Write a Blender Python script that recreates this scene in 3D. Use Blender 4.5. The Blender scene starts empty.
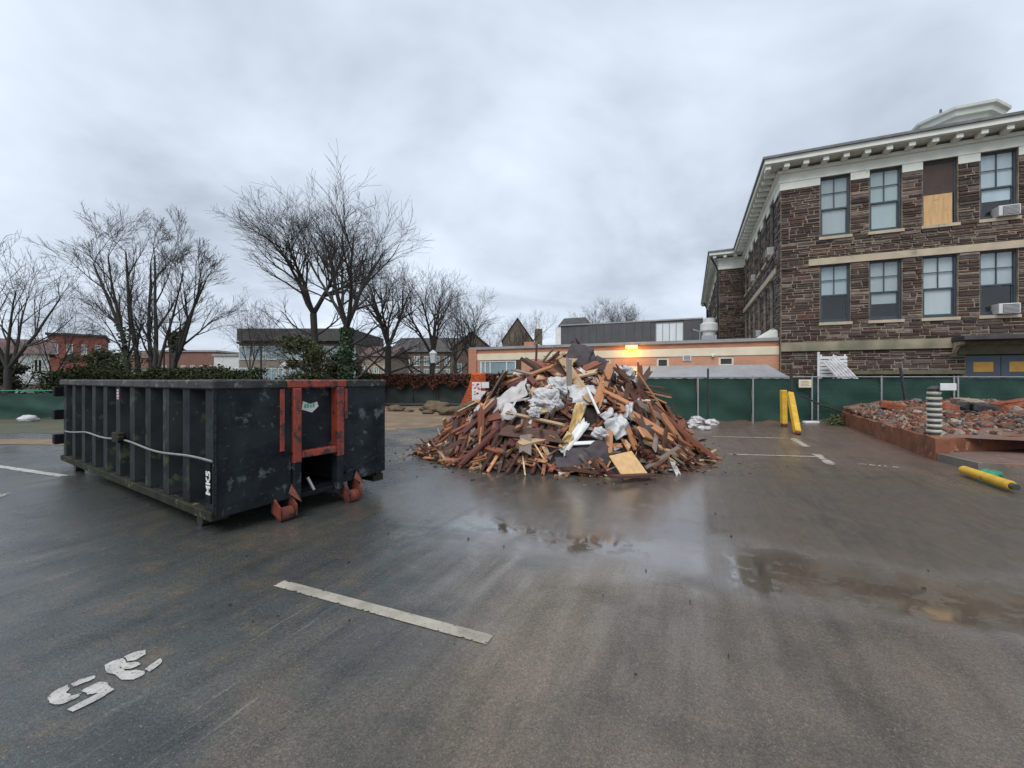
import bpy, math, random
from mathutils import Vector, Matrix, Euler, noise as mnoise
R = random.Random(7)
SC = bpy.context.scene
COL = SC.collection
# ------------------------------------------------------------------ camera, sky, sun
F, HZ, H = 420.0, 379.0, 1.65
cam = bpy.data.objects.new('camera', bpy.data.cameras.new('camera')); COL.objects.link(cam)
cam.location = (0, 0, H); cam.rotation_euler = (math.pi/2, 0, 0)
cam.data.sensor_width = 36.0; cam.data.lens = 36.0*F/1024; cam.data.shift_y = -5/1024
cam.data.clip_end = 3000; cam.data.clip_start = 0.05
SC.camera = cam
SC.view_settings.view_transform = 'Standard'; SC.view_settings.look = 'None'
SC.view_settings.exposure = 0.6; SC.view_settings.gamma = 1.0
W = bpy.data.worlds.new('World'); SC.world = W; W.use_nodes = True
wn, wl = W.node_tree.nodes, W.node_tree.links
wn.clear()
SUN_EL, SUN_AZ = math.radians(52), math.radians(200)      # azimuth clockwise from +Y: behind the camera
def world():
    out = wn.new('ShaderNodeOutputWorld'); mix = wn.new('ShaderNodeMixShader'); mix.inputs[0].default_value = .96
    b1 = wn.new('ShaderNodeBackground'); b1.inputs[1].default_value = .08
    sky = wn.new('ShaderNodeTexSky'); sky.sky_type = 'NISHITA'; sky.sun_disc = False
    sky.sun_elevation = SUN_EL; sky.sun_rotation = SUN_AZ
    wl.new(sky.outputs[0], b1.inputs[0])
    b2 = wn.new('ShaderNodeBackground'); b2.inputs[1].default_value = 1.0
    tc = wn.new('ShaderNodeTexCoord'); sep = wn.new('ShaderNodeSeparateXYZ'); wl.new(tc.outputs['Generated'], sep.inputs[0])
    def math_(op, a, b=None, clamp=False):
        n = wn.new('ShaderNodeMath'); n.operation = op; n.use_clamp = clamp
        for i, v in enumerate((a, b)):
            if v is None: continue
            if isinstance(v, (int, float)): n.inputs[i].default_value = v
            else: wl.new(v, n.inputs[i])
        return n.outputs[0]
    zz = math_('ADD', math_('MAXIMUM', sep.outputs[2], 0.0), .28)
    px, py = math_('DIVIDE', sep.outputs[0], zz), math_('DIVIDE', sep.outputs[1], zz)
    cmb = wn.new('ShaderNodeCombineXYZ'); wl.new(px, cmb.inputs[0]); wl.new(py, cmb.inputs[1])
    n1 = wn.new('ShaderNodeTexNoise'); n1.inputs['Scale'].default_value = 1.1; n1.inputs['Detail'].default_value = 5
    n1.inputs['Roughness'].default_value = .52; n1.inputs['Distortion'].default_value = .5
    wl.new(cmb.outputs[0], n1.inputs['Vector'])
    n2 = wn.new('ShaderNodeTexNoise'); n2.inputs['Scale'].default_value = 3.1; n2.inputs['Detail'].default_value = 4
    wl.new(cmb.outputs[0], n2.inputs['Vector'])
    s = math_('ADD', math_('MULTIPLY', n1.outputs[0], .8), math_('MULTIPLY', n2.outputs[0], .2))
    rp = wn.new('ShaderNodeValToRGB'); wl.new(s, rp.inputs[0])
    e = rp.color_ramp.elements
    e[0].position = .37; e[0].color = (.345, .392, .458, 1)
    e[1].position = .64; e[1].color = (.60, .67, .765, 1)
    m = e.new(.5); m.color = (.475, .532, .615, 1)
    wl.new(rp.outputs[0], b2.inputs[0])
    wl.new(b1.outputs[0], mix.inputs[1]); wl.new(b2.outputs[0], mix.inputs[2]); wl.new(mix.outputs[0], out.inputs[0])
world()
sun = bpy.data.objects.new('sun', bpy.data.lights.new('sun', 'SUN')); COL.objects.link(sun)
sun.data.energy = 1.5; sun.data.angle = math.radians(40); sun.data.color = (1.0, .97, .93)
sd = Vector((math.sin(SUN_AZ)*math.cos(SUN_EL), math.cos(SUN_AZ)*math.cos(SUN_EL), math.sin(SUN_EL)))
sun.rotation_euler = sd.to_track_quat('Z', 'Y').to_euler(); sun.location = sd*60

# ------------------------------------------------------------------ pixel helpers (used only to measure positions in the place)
def G(u, v, z=0.0):
    y = F*(H-z)/(v-HZ); return Vector(((u-512)/F*y, y, z))
def X(u, y): return (u-512)/F*y
def Zv(v, y): return H+(HZ-v)*y/F

# ------------------------------------------------------------------ materials
def node_mat(name):
    m = bpy.data.materials.new(name); m.use_nodes = True
    return m, m.node_tree.nodes, m.node_tree.links, m.node_tree.nodes['Principled BSDF']
def ramp(n, l, src, stops):
    r = n.new('ShaderNodeValToRGB'); l.new(src, r.inputs[0]); e = r.color_ramp.elements
    while len(e) < len(stops): e.new(.5)
    for el, (p, c) in zip(e, stops):
        el.position = p; el.color = (*c, 1) if len(c) == 3 else c
    return r.outputs[0]
def noise_node(n, l, vec, scale, detail=4, rough=.55, dist=0):
    t = n.new('ShaderNodeTexNoise'); t.inputs['Scale'].default_value = scale; t.inputs['Detail'].default_value = detail
    t.inputs['Roughness'].default_value = rough; t.inputs['Distortion'].default_value = dist
    if vec: l.new(vec, t.inputs['Vector'])
    return t.outputs[0]
def mixc(n, l, fac, a, b, mode='MIX'):
    m = n.new('ShaderNodeMix'); m.data_type = 'RGBA'; m.blend_type = mode
    for sock, v in ((m.inputs[0], fac), (m.inputs[6], a), (m.inputs[7], b)):
        if isinstance(v, (int, float)): sock.default_value = v
        elif isinstance(v, tuple): sock.default_value = (*v, 1)
        else: l.new(v, sock)
    return m.outputs[2]
def mth(n, l, op, a, b=None, clamp=False):
    x = n.new('ShaderNodeMath'); x.operation = op; x.use_clamp = clamp
    for i, v in enumerate((a, b)):
        if v is None: continue
        if isinstance(v, (int, float)): x.inputs[i].default_value = v
        else: l.new(v, x.inputs[i])
    return x.outputs[0]
def sstep(n, l, v, a, b):
    x = n.new('ShaderNodeMapRange'); x.interpolation_type = 'SMOOTHSTEP'; l.new(v, x.inputs[0])
    x.inputs[1].default_value = a; x.inputs[2].default_value = b; return x.outputs[0]
def vec_scaled(n, l, vec, sc, rot=(0, 0, 0)):
    m = n.new('ShaderNodeMapping'); l.new(vec, m.inputs[0]); m.inputs['Scale'].default_value = sc; m.inputs['Rotation'].default_value = rot
    return m.outputs[0]
def mk(name, c1, c2=None, rough=.65, scale=4, detail=5, bump=.15, bscale=40, metal=0.0, stretch=(1, 1, 1), tint=None, spots=None, lo=.35, hi=.65, spec=.5, bdist=.02, scr=None):
    """noise-mixed paint / stone / wood. tint: 'object' multiplies the object's own colour, 'attr' the face colour; spots=(colour, scale, threshold)"""
    m, n, l, b = node_mat(name)
    tc = n.new('ShaderNodeTexCoord'); v = vec_scaled(n, l, tc.outputs['Object'], stretch)
    if tint == 'object' :
        oi = n.new('ShaderNodeObjectInfo'); off = n.new('ShaderNodeVectorMath'); off.operation = 'ADD'
        cb = n.new('ShaderNodeCombineXYZ'); rr = mth(n, l, 'MULTIPLY', oi.outputs['Random'], 37.0)
        for i in range(3): l.new(rr, cb.inputs[i])
        l.new(v, off.inputs[0]); l.new(cb.outputs[0], off.inputs[1]); v = off.outputs[0]
    c2 = c2 or tuple(x*.75 for x in c1)
    col = ramp(n, l, noise_node(n, l, v, scale, detail), [(lo, c1), (hi, c2)])
    if spots:
        f = noise_node(n, l, tc.outputs['Object'], spots[1], 6, .65)
        col = mixc(n, l, ramp(n, l, f, [(spots[2], (0, 0, 0)), (spots[2]+.07, (1, 1, 1))]), col, spots[0])
    if scr:
        for c_, st_, sc_, th_ in scr:
            f = noise_node(n, l, vec_scaled(n, l, tc.outputs['Object'], st_, (.1, .25, 0)), sc_, 5, .7)
            col = mixc(n, l, ramp(n, l, f, [(th_, (0, 0, 0)), (th_+.05, (1, 1, 1))]), col, c_)
    if tint == 'object': col = mixc(n, l, 1.0, col, oi.outputs['Color'], 'MULTIPLY')
    if tint == 'attr':
        a = n.new('ShaderNodeVertexColor'); a.layer_name = 'col'; col = mixc(n, l, 1.0, col, a.outputs[0], 'MULTIPLY')
    l.new(col, b.inputs['Base Color'])
    rn = noise_node(n, l, v, scale*2.3, 3)
    rr = n.new('ShaderNodeMapRange'); l.new(rn, rr.inputs[0]); rr.inputs[3].default_value = max(.02, rough-.15); rr.inputs[4].default_value = min(1, rough+.15)
    l.new(rr.outputs[0], b.inputs['Roughness'])
    b.inputs['Metallic'].default_value = metal; b.inputs['Specular IOR Level'].default_value = spec
    if bump:
        bn = n.new('ShaderNodeBump'); bn.inputs['Strength'].default_value = bump; bn.inputs['Distance'].default_value = bdist
        l.new(noise_node(n, l, v, bscale, 4), bn.inputs['Height']); l.new(bn.outputs[0], b.inputs['Normal'])
    return m

def ground_mat():
    m, n, l, b = node_mat('wet_asphalt')
    geo = n.new('ShaderNodeTexCoord'); pos = geo.outputs['Object']
    rot = vec_scaled(n, l, pos, (1, 1, 1), (0, 0, math.radians(23.5)))
    warp = n.new('ShaderNodeTexNoise'); warp.inputs['Scale'].default_value = 1.3; warp.inputs['Detail'].default_value = 5; l.new(rot, warp.inputs['Vector'])
    wv = n.new('ShaderNodeVectorMath'); wv.operation = 'MULTIPLY_ADD'; l.new(warp.outputs['Color'], wv.inputs[0])
    wv.inputs[1].default_value = (1.1, 1.1, 0); l.new(rot, wv.inputs[2])
    wo = n.new('ShaderNodeVectorMath'); wo.operation = 'SUBTRACT'; l.new(wv.outputs[0], wo.inputs[0]); wo.inputs[1].default_value = (.55, .55, 0)
    sp = n.new('ShaderNodeSeparateXYZ'); l.new(wo.outputs[0], sp.inputs[0]); P, Q = sp.outputs[0], sp.outputs[1]
    sr = n.new('ShaderNodeSeparateXYZ'); l.new(rot, sr.inputs[0]); P0, Q0 = sr.outputs[0], sr.outputs[1]
    def box(p0, p1, q0, q1, sp_=.25, sq=.5, p=P, q=Q):
        a = mth(n, l, 'MULTIPLY', sstep(n, l, p, p0-sp_, p0+sp_), sstep(n, l, p, p1+sp_, p1-sp_))
        c = mth(n, l, 'MULTIPLY', sstep(n, l, q, q0-sq, q0+sq), sstep(n, l, q, q1+sq, q1-sq))
        return mth(n, l, 'MULTIPLY', a, c)
    def mx(*a):
        r = a[0]
        for x in a[1:]: r = mth(n, l, 'MAXIMUM', r, x)
        return r
    fine = noise_node(n, l, rot, 150, 3, .65)
    agg = noise_node(n, l, rot, 55, 3, .6)
    blot = noise_node(n, l, rot, 1.1, 7, .62, .4)
    blot2 = noise_node(n, l, rot, 4.5, 6, .65)
    streak = noise_node(n, l, vec_scaled(n, l, rot, (5.5, .45, 1)), 1.0, 6, .6)
    streakf = noise_node(n, l, vec_scaled(n, l, rot, (26, 1.2, 1)), 1.0, 5, .6)
    rough_zone = box(.14, 4.2, 4.9, 8.4, .05, .4, P0, Q)
    streakz = noise_node(n, l, vec_scaled(n, l, rot, (17, 3.2, 1)), 1.0, 6, .7)
    # colour
    brown = mth(n, l, 'ADD', sstep(n, l, P, -2.8, -.4), mth(n, l, 'MULTIPLY', mth(n, l, 'SUBTRACT', blot, .5), 1.5), True)
    col = mixc(n, l, brown, (.059, .066, .065), (.106, .085, .066))
    far = sstep(n, l, Q0, 8.5, 12.0)
    col = mixc(n, l, mth(n, l, 'MULTIPLY', far, sstep(n, l, P, -4.5, -1)), col, (.145, .100, .080))
    tan = mth(n, l, 'MULTIPLY', ramp(n, l, blot2, [(.5, (0, 0, 0)), (.68, (1, 1, 1))]), box(-6.5, -2.0, -.5, 5.0, .8, .8))
    col = mixc(n, l, mth(n, l, 'MULTIPLY', tan, .45), col, (.15, .105, .06))
    tan2 = mth(n, l, 'MULTIPLY', box(-1.15, -.6, 1.6, 3.9, .18, .6), .4)
    col = mixc(n, l, tan2, col, (.16, .125, .075))
    mud = mth(n, l, 'MULTIPLY', ramp(n, l, blot, [(.42, (0, 0, 0)), (.6, (1, 1, 1))]), box(-9.5, -2.2, 7.5, 15, 1.0, 1.0))
    col = mixc(n, l, mth(n, l, 'MULTIPLY', mud, .75), col, (.16, .115, .07))
    sc_ = ramp(n, l, streakf, [(.60, (0, 0, 0)), (.68, (1, 1, 1))])
    scr = mth(n, l, 'MULTIPLY', sc_, box(-2.7, -1.6, .9, 2.6, .35, .45))
    col = mixc(n, l, mth(n, l, 'MULTIPLY', scr, .55), col, (.18, .19, .18))
    st = ramp(n, l, streak, [(.3, (.55, .55, .55)), (.7, (1.45, 1.42, 1.38))])
    col = mixc(n, l, .5, col, st, 'MULTIPLY')
    col = mixc(n, l, .75, col, ramp(n, l, blot, [(.3, (.55, .56, .58)), (.5, (1, 1, 1)), (.7, (1.35, 1.3, 1.22))]), 'MULTIPLY')
    col = mixc(n, l, .85, col, ramp(n, l, fine, [(.32, (.5, .5, .5)), (.5, (.97, .97, .97)), (.68, (1.75, 1.75, 1.7))]), 'MULTIPLY')
    col = mixc(n, l, .6, col, ramp(n, l, agg, [(.32, (.6, .6, .6)), (.7, (1.35, 1.35, 1.35))]), 'MULTIPLY')
    peb = ramp(n, l, noise_node(n, l, rot, 75, 1, .4), [(.70, (0, 0, 0)), (.74, (1, 1, 1))])
    col = mixc(n, l, mth(n, l, 'MULTIPLY', peb, .5), col, (.24, .22, .19))
    col = mixc(n, l, mth(n, l, 'MULTIPLY', rough_zone, .62), col, (.062, .048, .035))
    col = mixc(n, l, mth(n, l, 'MULTIPLY', rough_zone, .6), col, ramp(n, l, streakz, [(.3, (.55, .55, .55)), (.5, (1, 1, 1)), (.72, (1.7, 1.6, 1.45))]), 'MULTIPLY')
    # joints and cracks
    ck = n.new('ShaderNodeTexVoronoi'); ck.feature = 'DISTANCE_TO_EDGE'; ck.inputs['Scale'].default_value = .42
    l.new(vec_scaled(n, l, wo.outputs[0], (1, 1, 1)), ck.inputs['Vector'])
    crack = ramp(n, l, ck.outputs[0], [(.0, (1, 1, 1)), (.006, (0, 0, 0))])
    col = mixc(n, l, mth(n, l, 'MULTIPLY', crack, .10), col, (.014, .013, .012))
    # wetness
    puddle = mx(box(-2.6, .14, 3.7, 7.7, .10, .45, P0, Q), box(-4.4, -1.2, 4.3, 8.8, .8, .8), box(.1, 3.6, 3.75, 4.8, .2, .25), box(-12, -8.6, 7.2, 10.5, .8, .5))
    puddle = mth(n, l, 'MULTIPLY', puddle, mth(n, l, 'SUBTRACT', 1.0, mth(n, l, 'MULTIPLY', rough_zone, .8)))
    holes = ramp(n, l, blot2, [(.34, (0, 0, 0)), (.46, (1, 1, 1))])
    wetbig = mth(n, l, 'MULTIPLY', ramp(n, l, blot, [(.34, (0, 0, 0)), (.58, (1, 1, 1))]), mth(n, l, 'MULTIPLY', sstep(n, l, Q0, .4, 4.2), .8))
    wetbig = mth(n, l, 'MULTIPLY', wetbig, ramp(n, l, streak, [(.35, (.35, .35, .35)), (.6, (1, 1, 1))]))
    film = mx(mth(n, l, 'MULTIPLY', puddle, mth(n, l, 'MAXIMUM', holes, .72)), wetbig)
    col = mixc(n, l, mth(n, l, 'MULTIPLY', film, .30), col, (.075, .055, .038))
    l.new(col, b.inputs['Base Color'])
    drier = mth(n, l, 'ADD', .18, mth(n, l, 'MULTIPLY', streak, .24))
    drier = mth(n, l, 'ADD', drier, mth(n, l, 'MULTIPLY', far, .08))
    drier = mth(n, l, 'ADD', drier, mth(n, l, 'MULTIPLY', rough_zone, .16))
    rg = n.new('ShaderNodeMix'); rg.data_type = 'FLOAT'; l.new(film, rg.inputs[0]); l.new(drier, rg.inputs[2]); l.new(mth(n, l, 'ADD', .035, mth(n, l, 'MULTIPLY', sstep(n, l, Q0, 4.15, 4.75), .19)), rg.inputs[3])
    l.new(rg.outputs[0], b.inputs['Roughness'])
    b.inputs['IOR'].default_value = 1.5
    l.new(mth(n, l, 'ADD', 1.5, mth(n, l, 'ADD', mth(n, l, 'MULTIPLY', wetbig, .65), mth(n, l, 'MULTIPLY', puddle, 1.9))), b.inputs['IOR'])
    hgt = mth(n, l, 'ADD', mth(n, l, 'MULTIPLY', fine, .9), mth(n, l, 'MULTIPLY', agg, 1.0))
    hgt = mth(n, l, 'ADD', hgt, mth(n, l, 'MULTIPLY', streakf, 1.0))
    hgt = mth(n, l, 'SUBTRACT', hgt, mth(n, l, 'MULTIPLY', crack, .2))
    bp = n.new('ShaderNodeBump'); bp.inputs['Distance'].default_value = .006
    l.new(hgt, bp.inputs['Height'])
    l.new(mth(n, l, 'MULTIPLY', mth(n, l, 'SUBTRACT', 1.0, mth(n, l, 'MULTIPLY', film, .985)), .55), bp.inputs['Strength'])
    l.new(bp.outputs[0], b.inputs['Normal'])
    return m

def brick_mat(name, c1, c2, mortar, scale=1.0, bump=.3):
    m, n, l, b = node_mat(name)
    tc = n.new('ShaderNodeTexCoord'); sp = n.new('ShaderNodeSeparateXYZ'); l.new(tc.outputs['Object'], sp.inputs[0])
    cb = n.new('ShaderNodeCombineXYZ'); l.new(mth(n, l, 'ADD', sp.outputs[0], sp.outputs[1]), cb.inputs[0]); l.new(sp.outputs[2], cb.inputs[1])
    br = n.new('ShaderNodeTexBrick'); l.new(cb.outputs[0], br.inputs['Vector'])
    br.inputs['Color1'].default_value = (*c1, 1); br.inputs['Color2'].default_value = (*c2, 1); br.inputs['Mortar'].default_value = (*mortar, 1)
    br.inputs['Scale'].default_value = 1.0; br.inputs['Mortar Size'].default_value = .006*scale; br.inputs['Brick Width'].default_value = .22*scale; br.inputs['Row Height'].default_value = .075*scale
    col = mixc(n, l, .5, br.outputs[0], ramp(n, l, noise_node(n, l, tc.outputs['Object'], 1.3, 5), [(.3, (.7, .7, .7)), (.7, (1.2, 1.2, 1.2))]), 'MULTIPLY')
    l.new(col, b.inputs['Base Color']); b.inputs['Roughness'].default_value = .8
    bp = n.new('ShaderNodeBump'); bp.inputs['Strength'].default_value = bump; bp.inputs['Distance'].default_value = .01; bp.invert = True
    l.new(br.outputs['Fac'], bp.inputs['Height']); l.new(bp.outputs[0], b.inputs['Normal'])
    return m
def glass_mat():
    m, n, l, b = node_mat('window_glass')
    n.remove(b); out = n['Material Output']
    t = n.new('ShaderNodeBsdfTransparent'); t.inputs[0].default_value = (.92, .96, .96, 1)
    g = n.new('ShaderNodeBsdfGlossy'); g.inputs['Roughness'].default_value = .03
    fr = n.new('ShaderNodeLayerWeight'); fr.inputs[0].default_value = .5
    mx = n.new('ShaderNodeMixShader'); l.new(mth(n, l, 'ADD', mth(n, l, 'MULTIPLY', mth(n, l, 'POWER', fr.outputs['Facing'], 4.0), .85), .10, True), mx.inputs[0])
    tc = n.new('ShaderNodeTexCoord'); bp = n.new('ShaderNodeBump'); bp.inputs['Strength'].default_value = .05; bp.inputs['Distance'].default_value = .02
    l.new(noise_node(n, l, tc.outputs['Object'], 2.5, 2), bp.inputs['Height']); l.new(bp.outputs[0], g.inputs['Normal'])
    l.new(t.outputs[0], mx.inputs[1]); l.new(g.outputs[0], mx.inputs[2]); l.new(mx.outputs[0], out.inputs[0])
    return m
def emit_mat(name, c, s):
    m, n, l, b = node_mat(name); b.inputs['Base Color'].default_value = (*c, 1)
    b.inputs['Emission Color'].default_value = (*c, 1); b.inputs['Emission Strength'].default_value = s; return m
def screen_mat(name, c1, c2):
    m = mk(name, c1, c2, rough=.75, scale=1.2, bump=.0)
    n, l = m.node_tree.nodes, m.node_tree.links; b = n['Principled BSDF']
    tc = n.new('ShaderNodeTexCoord'); w1 = n.new('ShaderNodeTexWave'); w2 = n.new('ShaderNodeTexWave')
    for w, a in ((w1, .785), (w2, -.785)):
        l.new(vec_scaled(n, l, tc.outputs['Object'], (1, 1, 1), (0, a, 0)), w.inputs['Vector']); w.inputs['Scale'].default_value = 4.5
    bp = n.new('ShaderNodeBump'); bp.inputs['Strength'].default_value = .8; bp.inputs['Distance'].default_value = .02
    bp2 = mth(n, l, 'MAXIMUM', w1.outputs['Fac'], w2.outputs['Fac'])
    l.new(bp2, bp.inputs['Height']); l.new(bp.outputs[0], b.inputs['Normal'])
    return m

MAT = {}
def setup_materials():
    D = MAT
    D['asphalt'] = ground_mat()
    D['soil'] = mk('soil_and_grass', (.09, .075, .045), (.06, .075, .03), rough=.9, scale=.4, bump=.4, bscale=8)
    D['dirt'] = mk('tan_dirt', (.24, .17, .10), (.15, .105, .065), rough=.85, scale=1.2, bump=.5, bscale=14, bdist=.05)
    D['mud'] = mk('muddy_grass', (.10, .085, .055), (.055, .07, .03), rough=.75, scale=1.1, bump=.5, bscale=14, bdist=.05)
    D['paint'] = mk('worn_road_paint', (.42, .39, .32), (.27, .245, .195), rough=.6, scale=5, bump=.25, bscale=120, spots=((.12, .10, .08), 75, .575))
    D['paintw'] = mk('white_stencil_paint', (.52, .51, .47), (.36, .35, .32), rough=.55, scale=9, bump=.25, bscale=120, spots=((.09, .09, .085), 70, .57))
    D['dump'] = mk('black_dumpster_paint_shade_darkened', (.006, .0075, .009), (.012, .014, .016), rough=.6, spec=.10, scale=1.6, bump=.12, bscale=9, spots=((.03, .036, .034), 5.5, .60))  # black paint, darkened to put the shade between the ribs into its colour
    D['dumprib'] = mk('grey_black_dumpster_rib_paint_lit', (.020, .025, .028), (.008, .010, .012), rough=.55, spec=.18, scale=2.2, bump=.12, bscale=10, spots=((.05, .062, .030), 3.2, .56), scr=(((.10, .11, .11), (6, 6, 1.0), 3.0, .66), ((.11, .04, .02), (7, 7, 1.2), 2.0, .68)))  # lighter copy for the lit rib faces, plus scuffs and rust
    D['dumpface'] = mk('scuffed_blue_black_paint', (.008, .011, .014), (.019, .025, .029), rough=.5, spec=.18, scale=2.6, bump=.18, bscale=7, lo=.42, hi=.6, spots=((.085, .10, .105), 4.6, .575), scr=(((.15, .17, .18), (2, 2, 14), 3.0, .66), ((.13, .045, .02), (9, 9, 1.2), 2.2, .665), ((.10, .12, .12), (1.5, 1.5, 1.5), 14, .66)))
    D['rail'] = mk('scraped_dumpster_rail', (.055, .052, .05), (.020, .022, .023), rough=.55, spec=.25, scale=6, bump=.2, bscale=30, stretch=(1, .5, 1), spots=((.17, .15, .135), 9, .57))
    D['moss'] = mk('mossy_rail', (.015, .016, .014), (.034, .034, .020), rough=.85, spec=.2, scale=5, bump=.3, bscale=30, spots=((.14, .13, .07), 8, .60))
    D['orange'] = mk('worn_orange_paint', (.30, .046, .027), (.17, .032, .022), rough=.5, scale=6, bump=.2, bscale=25, spots=((.030, .025, .025), 8, .535), scr=(((.05, .03, .025), (8, 8, 1.2), 3.0, .60), ((.40, .11, .06), (3, 3, 8), 4, .66)))
    D['rust'] = mk('rusty_orange_steel', (.20, .042, .024), (.045, .02, .016), rough=.75, scale=9, spots=((.025, .02, .02), 9, .55), bump=.3, bscale=30)
    D['steel'] = mk('galvanised_steel', (.42, .43, .44), (.32, .33, .34), rough=.45, scale=8, bump=.05, metal=.5)
    D['cable'] = mk('grey_steel_cable', (.30, .30, .29), (.2, .2, .19), rough=.5, scale=20, metal=.3, bump=0)
    D['black'] = mk('black_steel', (.02, .02, .02), (.03, .03, .03), rough=.5, bump=0)
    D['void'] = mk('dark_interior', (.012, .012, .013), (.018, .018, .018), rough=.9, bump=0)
    D['white'] = mk('white_paint', (.72, .73, .72), (.62, .63, .62), rough=.5, scale=3, bump=.05)
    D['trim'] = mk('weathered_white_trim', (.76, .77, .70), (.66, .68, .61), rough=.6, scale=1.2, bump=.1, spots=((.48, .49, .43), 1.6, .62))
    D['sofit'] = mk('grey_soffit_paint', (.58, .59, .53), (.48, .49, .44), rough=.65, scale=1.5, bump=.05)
    D['slate'] = mk('grey_slate_roof', (.16, .17, .18), (.10, .105, .11), rough=.5, scale=4, bump=.4, bscale=14)
    D['lime'] = mk('tan_limestone', (.50, .42, .30), (.40, .33, .24), rough=.75, scale=2.0, bump=.15, bscale=25, spots=((.27, .235, .18), 1.7, .58))
    D['limeold'] = mk('stained_limestone', (.36, .31, .22), (.16, .15, .10), rough=.8, scale=.9, bump=.15, bscale=25)
    D['mortar'] = mk('pale_mortar', (.40, .32, .23), (.20, .16, .12), rough=.9, lo=.3, hi=.6, scale=3, bump=.3, bscale=50)
    D['stone'] = mk('brownstone', (1.1, 1.1, 1.1), (.62, .62, .62), rough=.78, scale=5, bump=.45, bscale=22, tint='object')
    D['stones'] = mk('brownstone_courses', (1.1, 1.1, 1.1), (.62, .62, .62), rough=.78, scale=5, bump=.45, bscale=22, tint='attr')
    D['frame'] = mk('blue_grey_window_paint', (.050, .068, .084), (.038, .052, .066), rough=.45, scale=4, bump=.05)
    D['blind'] = mk('pale_roller_blind', (.70, .76, .78), (.56, .62, .65), rough=.7, scale=.8, bump=.04, stretch=(1, 1, .3), tint='object')
    D['glass'] = glass_mat()
    D['ply'] = mk('plywood', (.62, .40, .19), (.50, .30, .13), rough=.65, scale=1.6, bump=.1, stretch=(6, 6, .8), spots=((.36, .19, .09), 3.2, .62))
    D['brownboard'] = mk('brown_painted_board', (.062, .035, .026), (.045, .026, .02), rough=.6, scale=3, bump=.08)
    D['acm'] = mk('ac_casing', (.62, .63, .62), (.52, .53, .52), rough=.5, scale=4, bump=0)
    D['acg'] = mk('ac_grille', (.12, .13, .14), (.09, .10, .11), rough=.5, scale=4, bump=0)
    D['obrick'] = brick_mat('orange_brick', (.50, .215, .125), (.42, .18, .105), (.40, .26, .18))
    D['lbrick'] = brick_mat('light_orange_brick', (.56, .275, .175), (.49, .235, .145), (.47, .32, .23))
    D['cream'] = mk('cream_render', (.72, .64, .48), (.64, .56, .42), rough=.7, scale=1.5, bump=.08)
    D['coping'] = mk('metal_coping', (.36, .34, .33), (.28, .27, .26), rough=.4, scale=2, bump=0, metal=.3)
    D['panel'] = mk('brown_grey_metal_panel', (.085, .083, .088), (.068, .066, .07), rough=.5, scale=1.5, bump=.05)
    D['bluegrey'] = mk('blue_grey_metal', (.07, .09, .14), (.055, .07, .11), rough=.45, bump=0)
    D['canopy'] = mk('pale_metal_roofing', (.33, .35, .37), (.27, .29, .31), rough=.35, scale=1.5, bump=.05, metal=.2, spots=((.30, .38, .48), 1.1, .6))
    D['green'] = screen_mat('green_fence_screen', (.014, .062, .042), (.009, .040, .028))
    D['greygreen'] = screen_mat('faded_green_screen', (.030, .044, .038), (.022, .032, .028))
    D['net'] = mk('orange_safety_net', (.85, .16, .03), (.72, .12, .025), rough=.6, bump=0)
    D['yellow'] = mk('yellow_safety_paint', (.70, .43, .03), (.52, .30, .025), rough=.5, scale=4, bump=.15, spots=((.16, .11, .05), 11, .59))
    D['terr'] = mk('red_stained_concrete_edge', (.26, .092, .042), (.14, .055, .03), rough=.8, scale=3.0, bump=.6, bscale=16, spots=((.36, .17, .10), 4, .6))
    D['slab'] = mk('old_concrete_step', (.17, .15, .125), (.11, .10, .085), rough=.7, scale=1.8, bump=.3, bscale=22, spots=((.22, .12, .09), 2.5, .55))
    D['pink'] = mk('pink_brick_dust', (.20, .115, .09), (.13, .08, .062), rough=.85, scale=1.6, bump=.4, bscale=24, spots=((.33, .25, .21), 7, .62))
    D['rub'] = mk('rubble_surface', (.95, .88, .82), (.42, .39, .37), rough=.85, scale=9, bump=.5, bscale=40, tint='object')
    D['rubs'] = mk('rubble_fragments', (.95, .88, .82), (.42, .39, .37), rough=.85, scale=9, bump=.5, bscale=40, tint='attr')
    D['wood'] = mk('broken_wood', (1.2, 1.2, 1.2), (.55, .52, .5), rough=.62, scale=3.0, bump=.3, bscale=14, stretch=(1.2, 14, 14), tint='object')
    D['woods'] = mk('broken_wood_bits', (1.2, 1.2, 1.2), (.5, .48, .46), rough=.65, scale=9.0, bump=.3, bscale=24, tint='attr')
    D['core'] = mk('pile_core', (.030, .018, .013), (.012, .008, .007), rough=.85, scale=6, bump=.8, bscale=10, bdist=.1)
    D['plastic'] = mk('white_plastic_sheet', (.58, .57, .56), (.38, .38, .39), rough=.4, scale=4, bump=.5, bscale=14, spots=((.30, .22, .16), 6, .60))
    D['tarp'] = mk('grey_white_fabric', (.56, .53, .52), (.42, .40, .39), rough=.8, scale=3, bump=.4, bscale=12, spots=((.30, .23, .18), 5, .58))
    D['foam'] = mk('yellow_foam_board', (.62, .46, .20), (.46, .29, .11), rough=.8, scale=4, bump=.4, bscale=12, spots=((.70, .66, .55), 5, .57))
    D['felt'] = mk('dark_roofing_felt', (.075, .062, .066), (.05, .042, .046), rough=.8, scale=5, bump=.4, bscale=26)
    D['bark'] = mk('dark_bark', (.030, .026, .023), (.048, .041, .036), rough=.9, scale=6, bump=.6, bscale=14, stretch=(1, 1, .3))
    D['barkr'] = mk('grey_brown_bark', (.055, .045, .040), (.034, .028, .025), rough=.9, scale=6, bump=.5, bscale=14)
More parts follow.
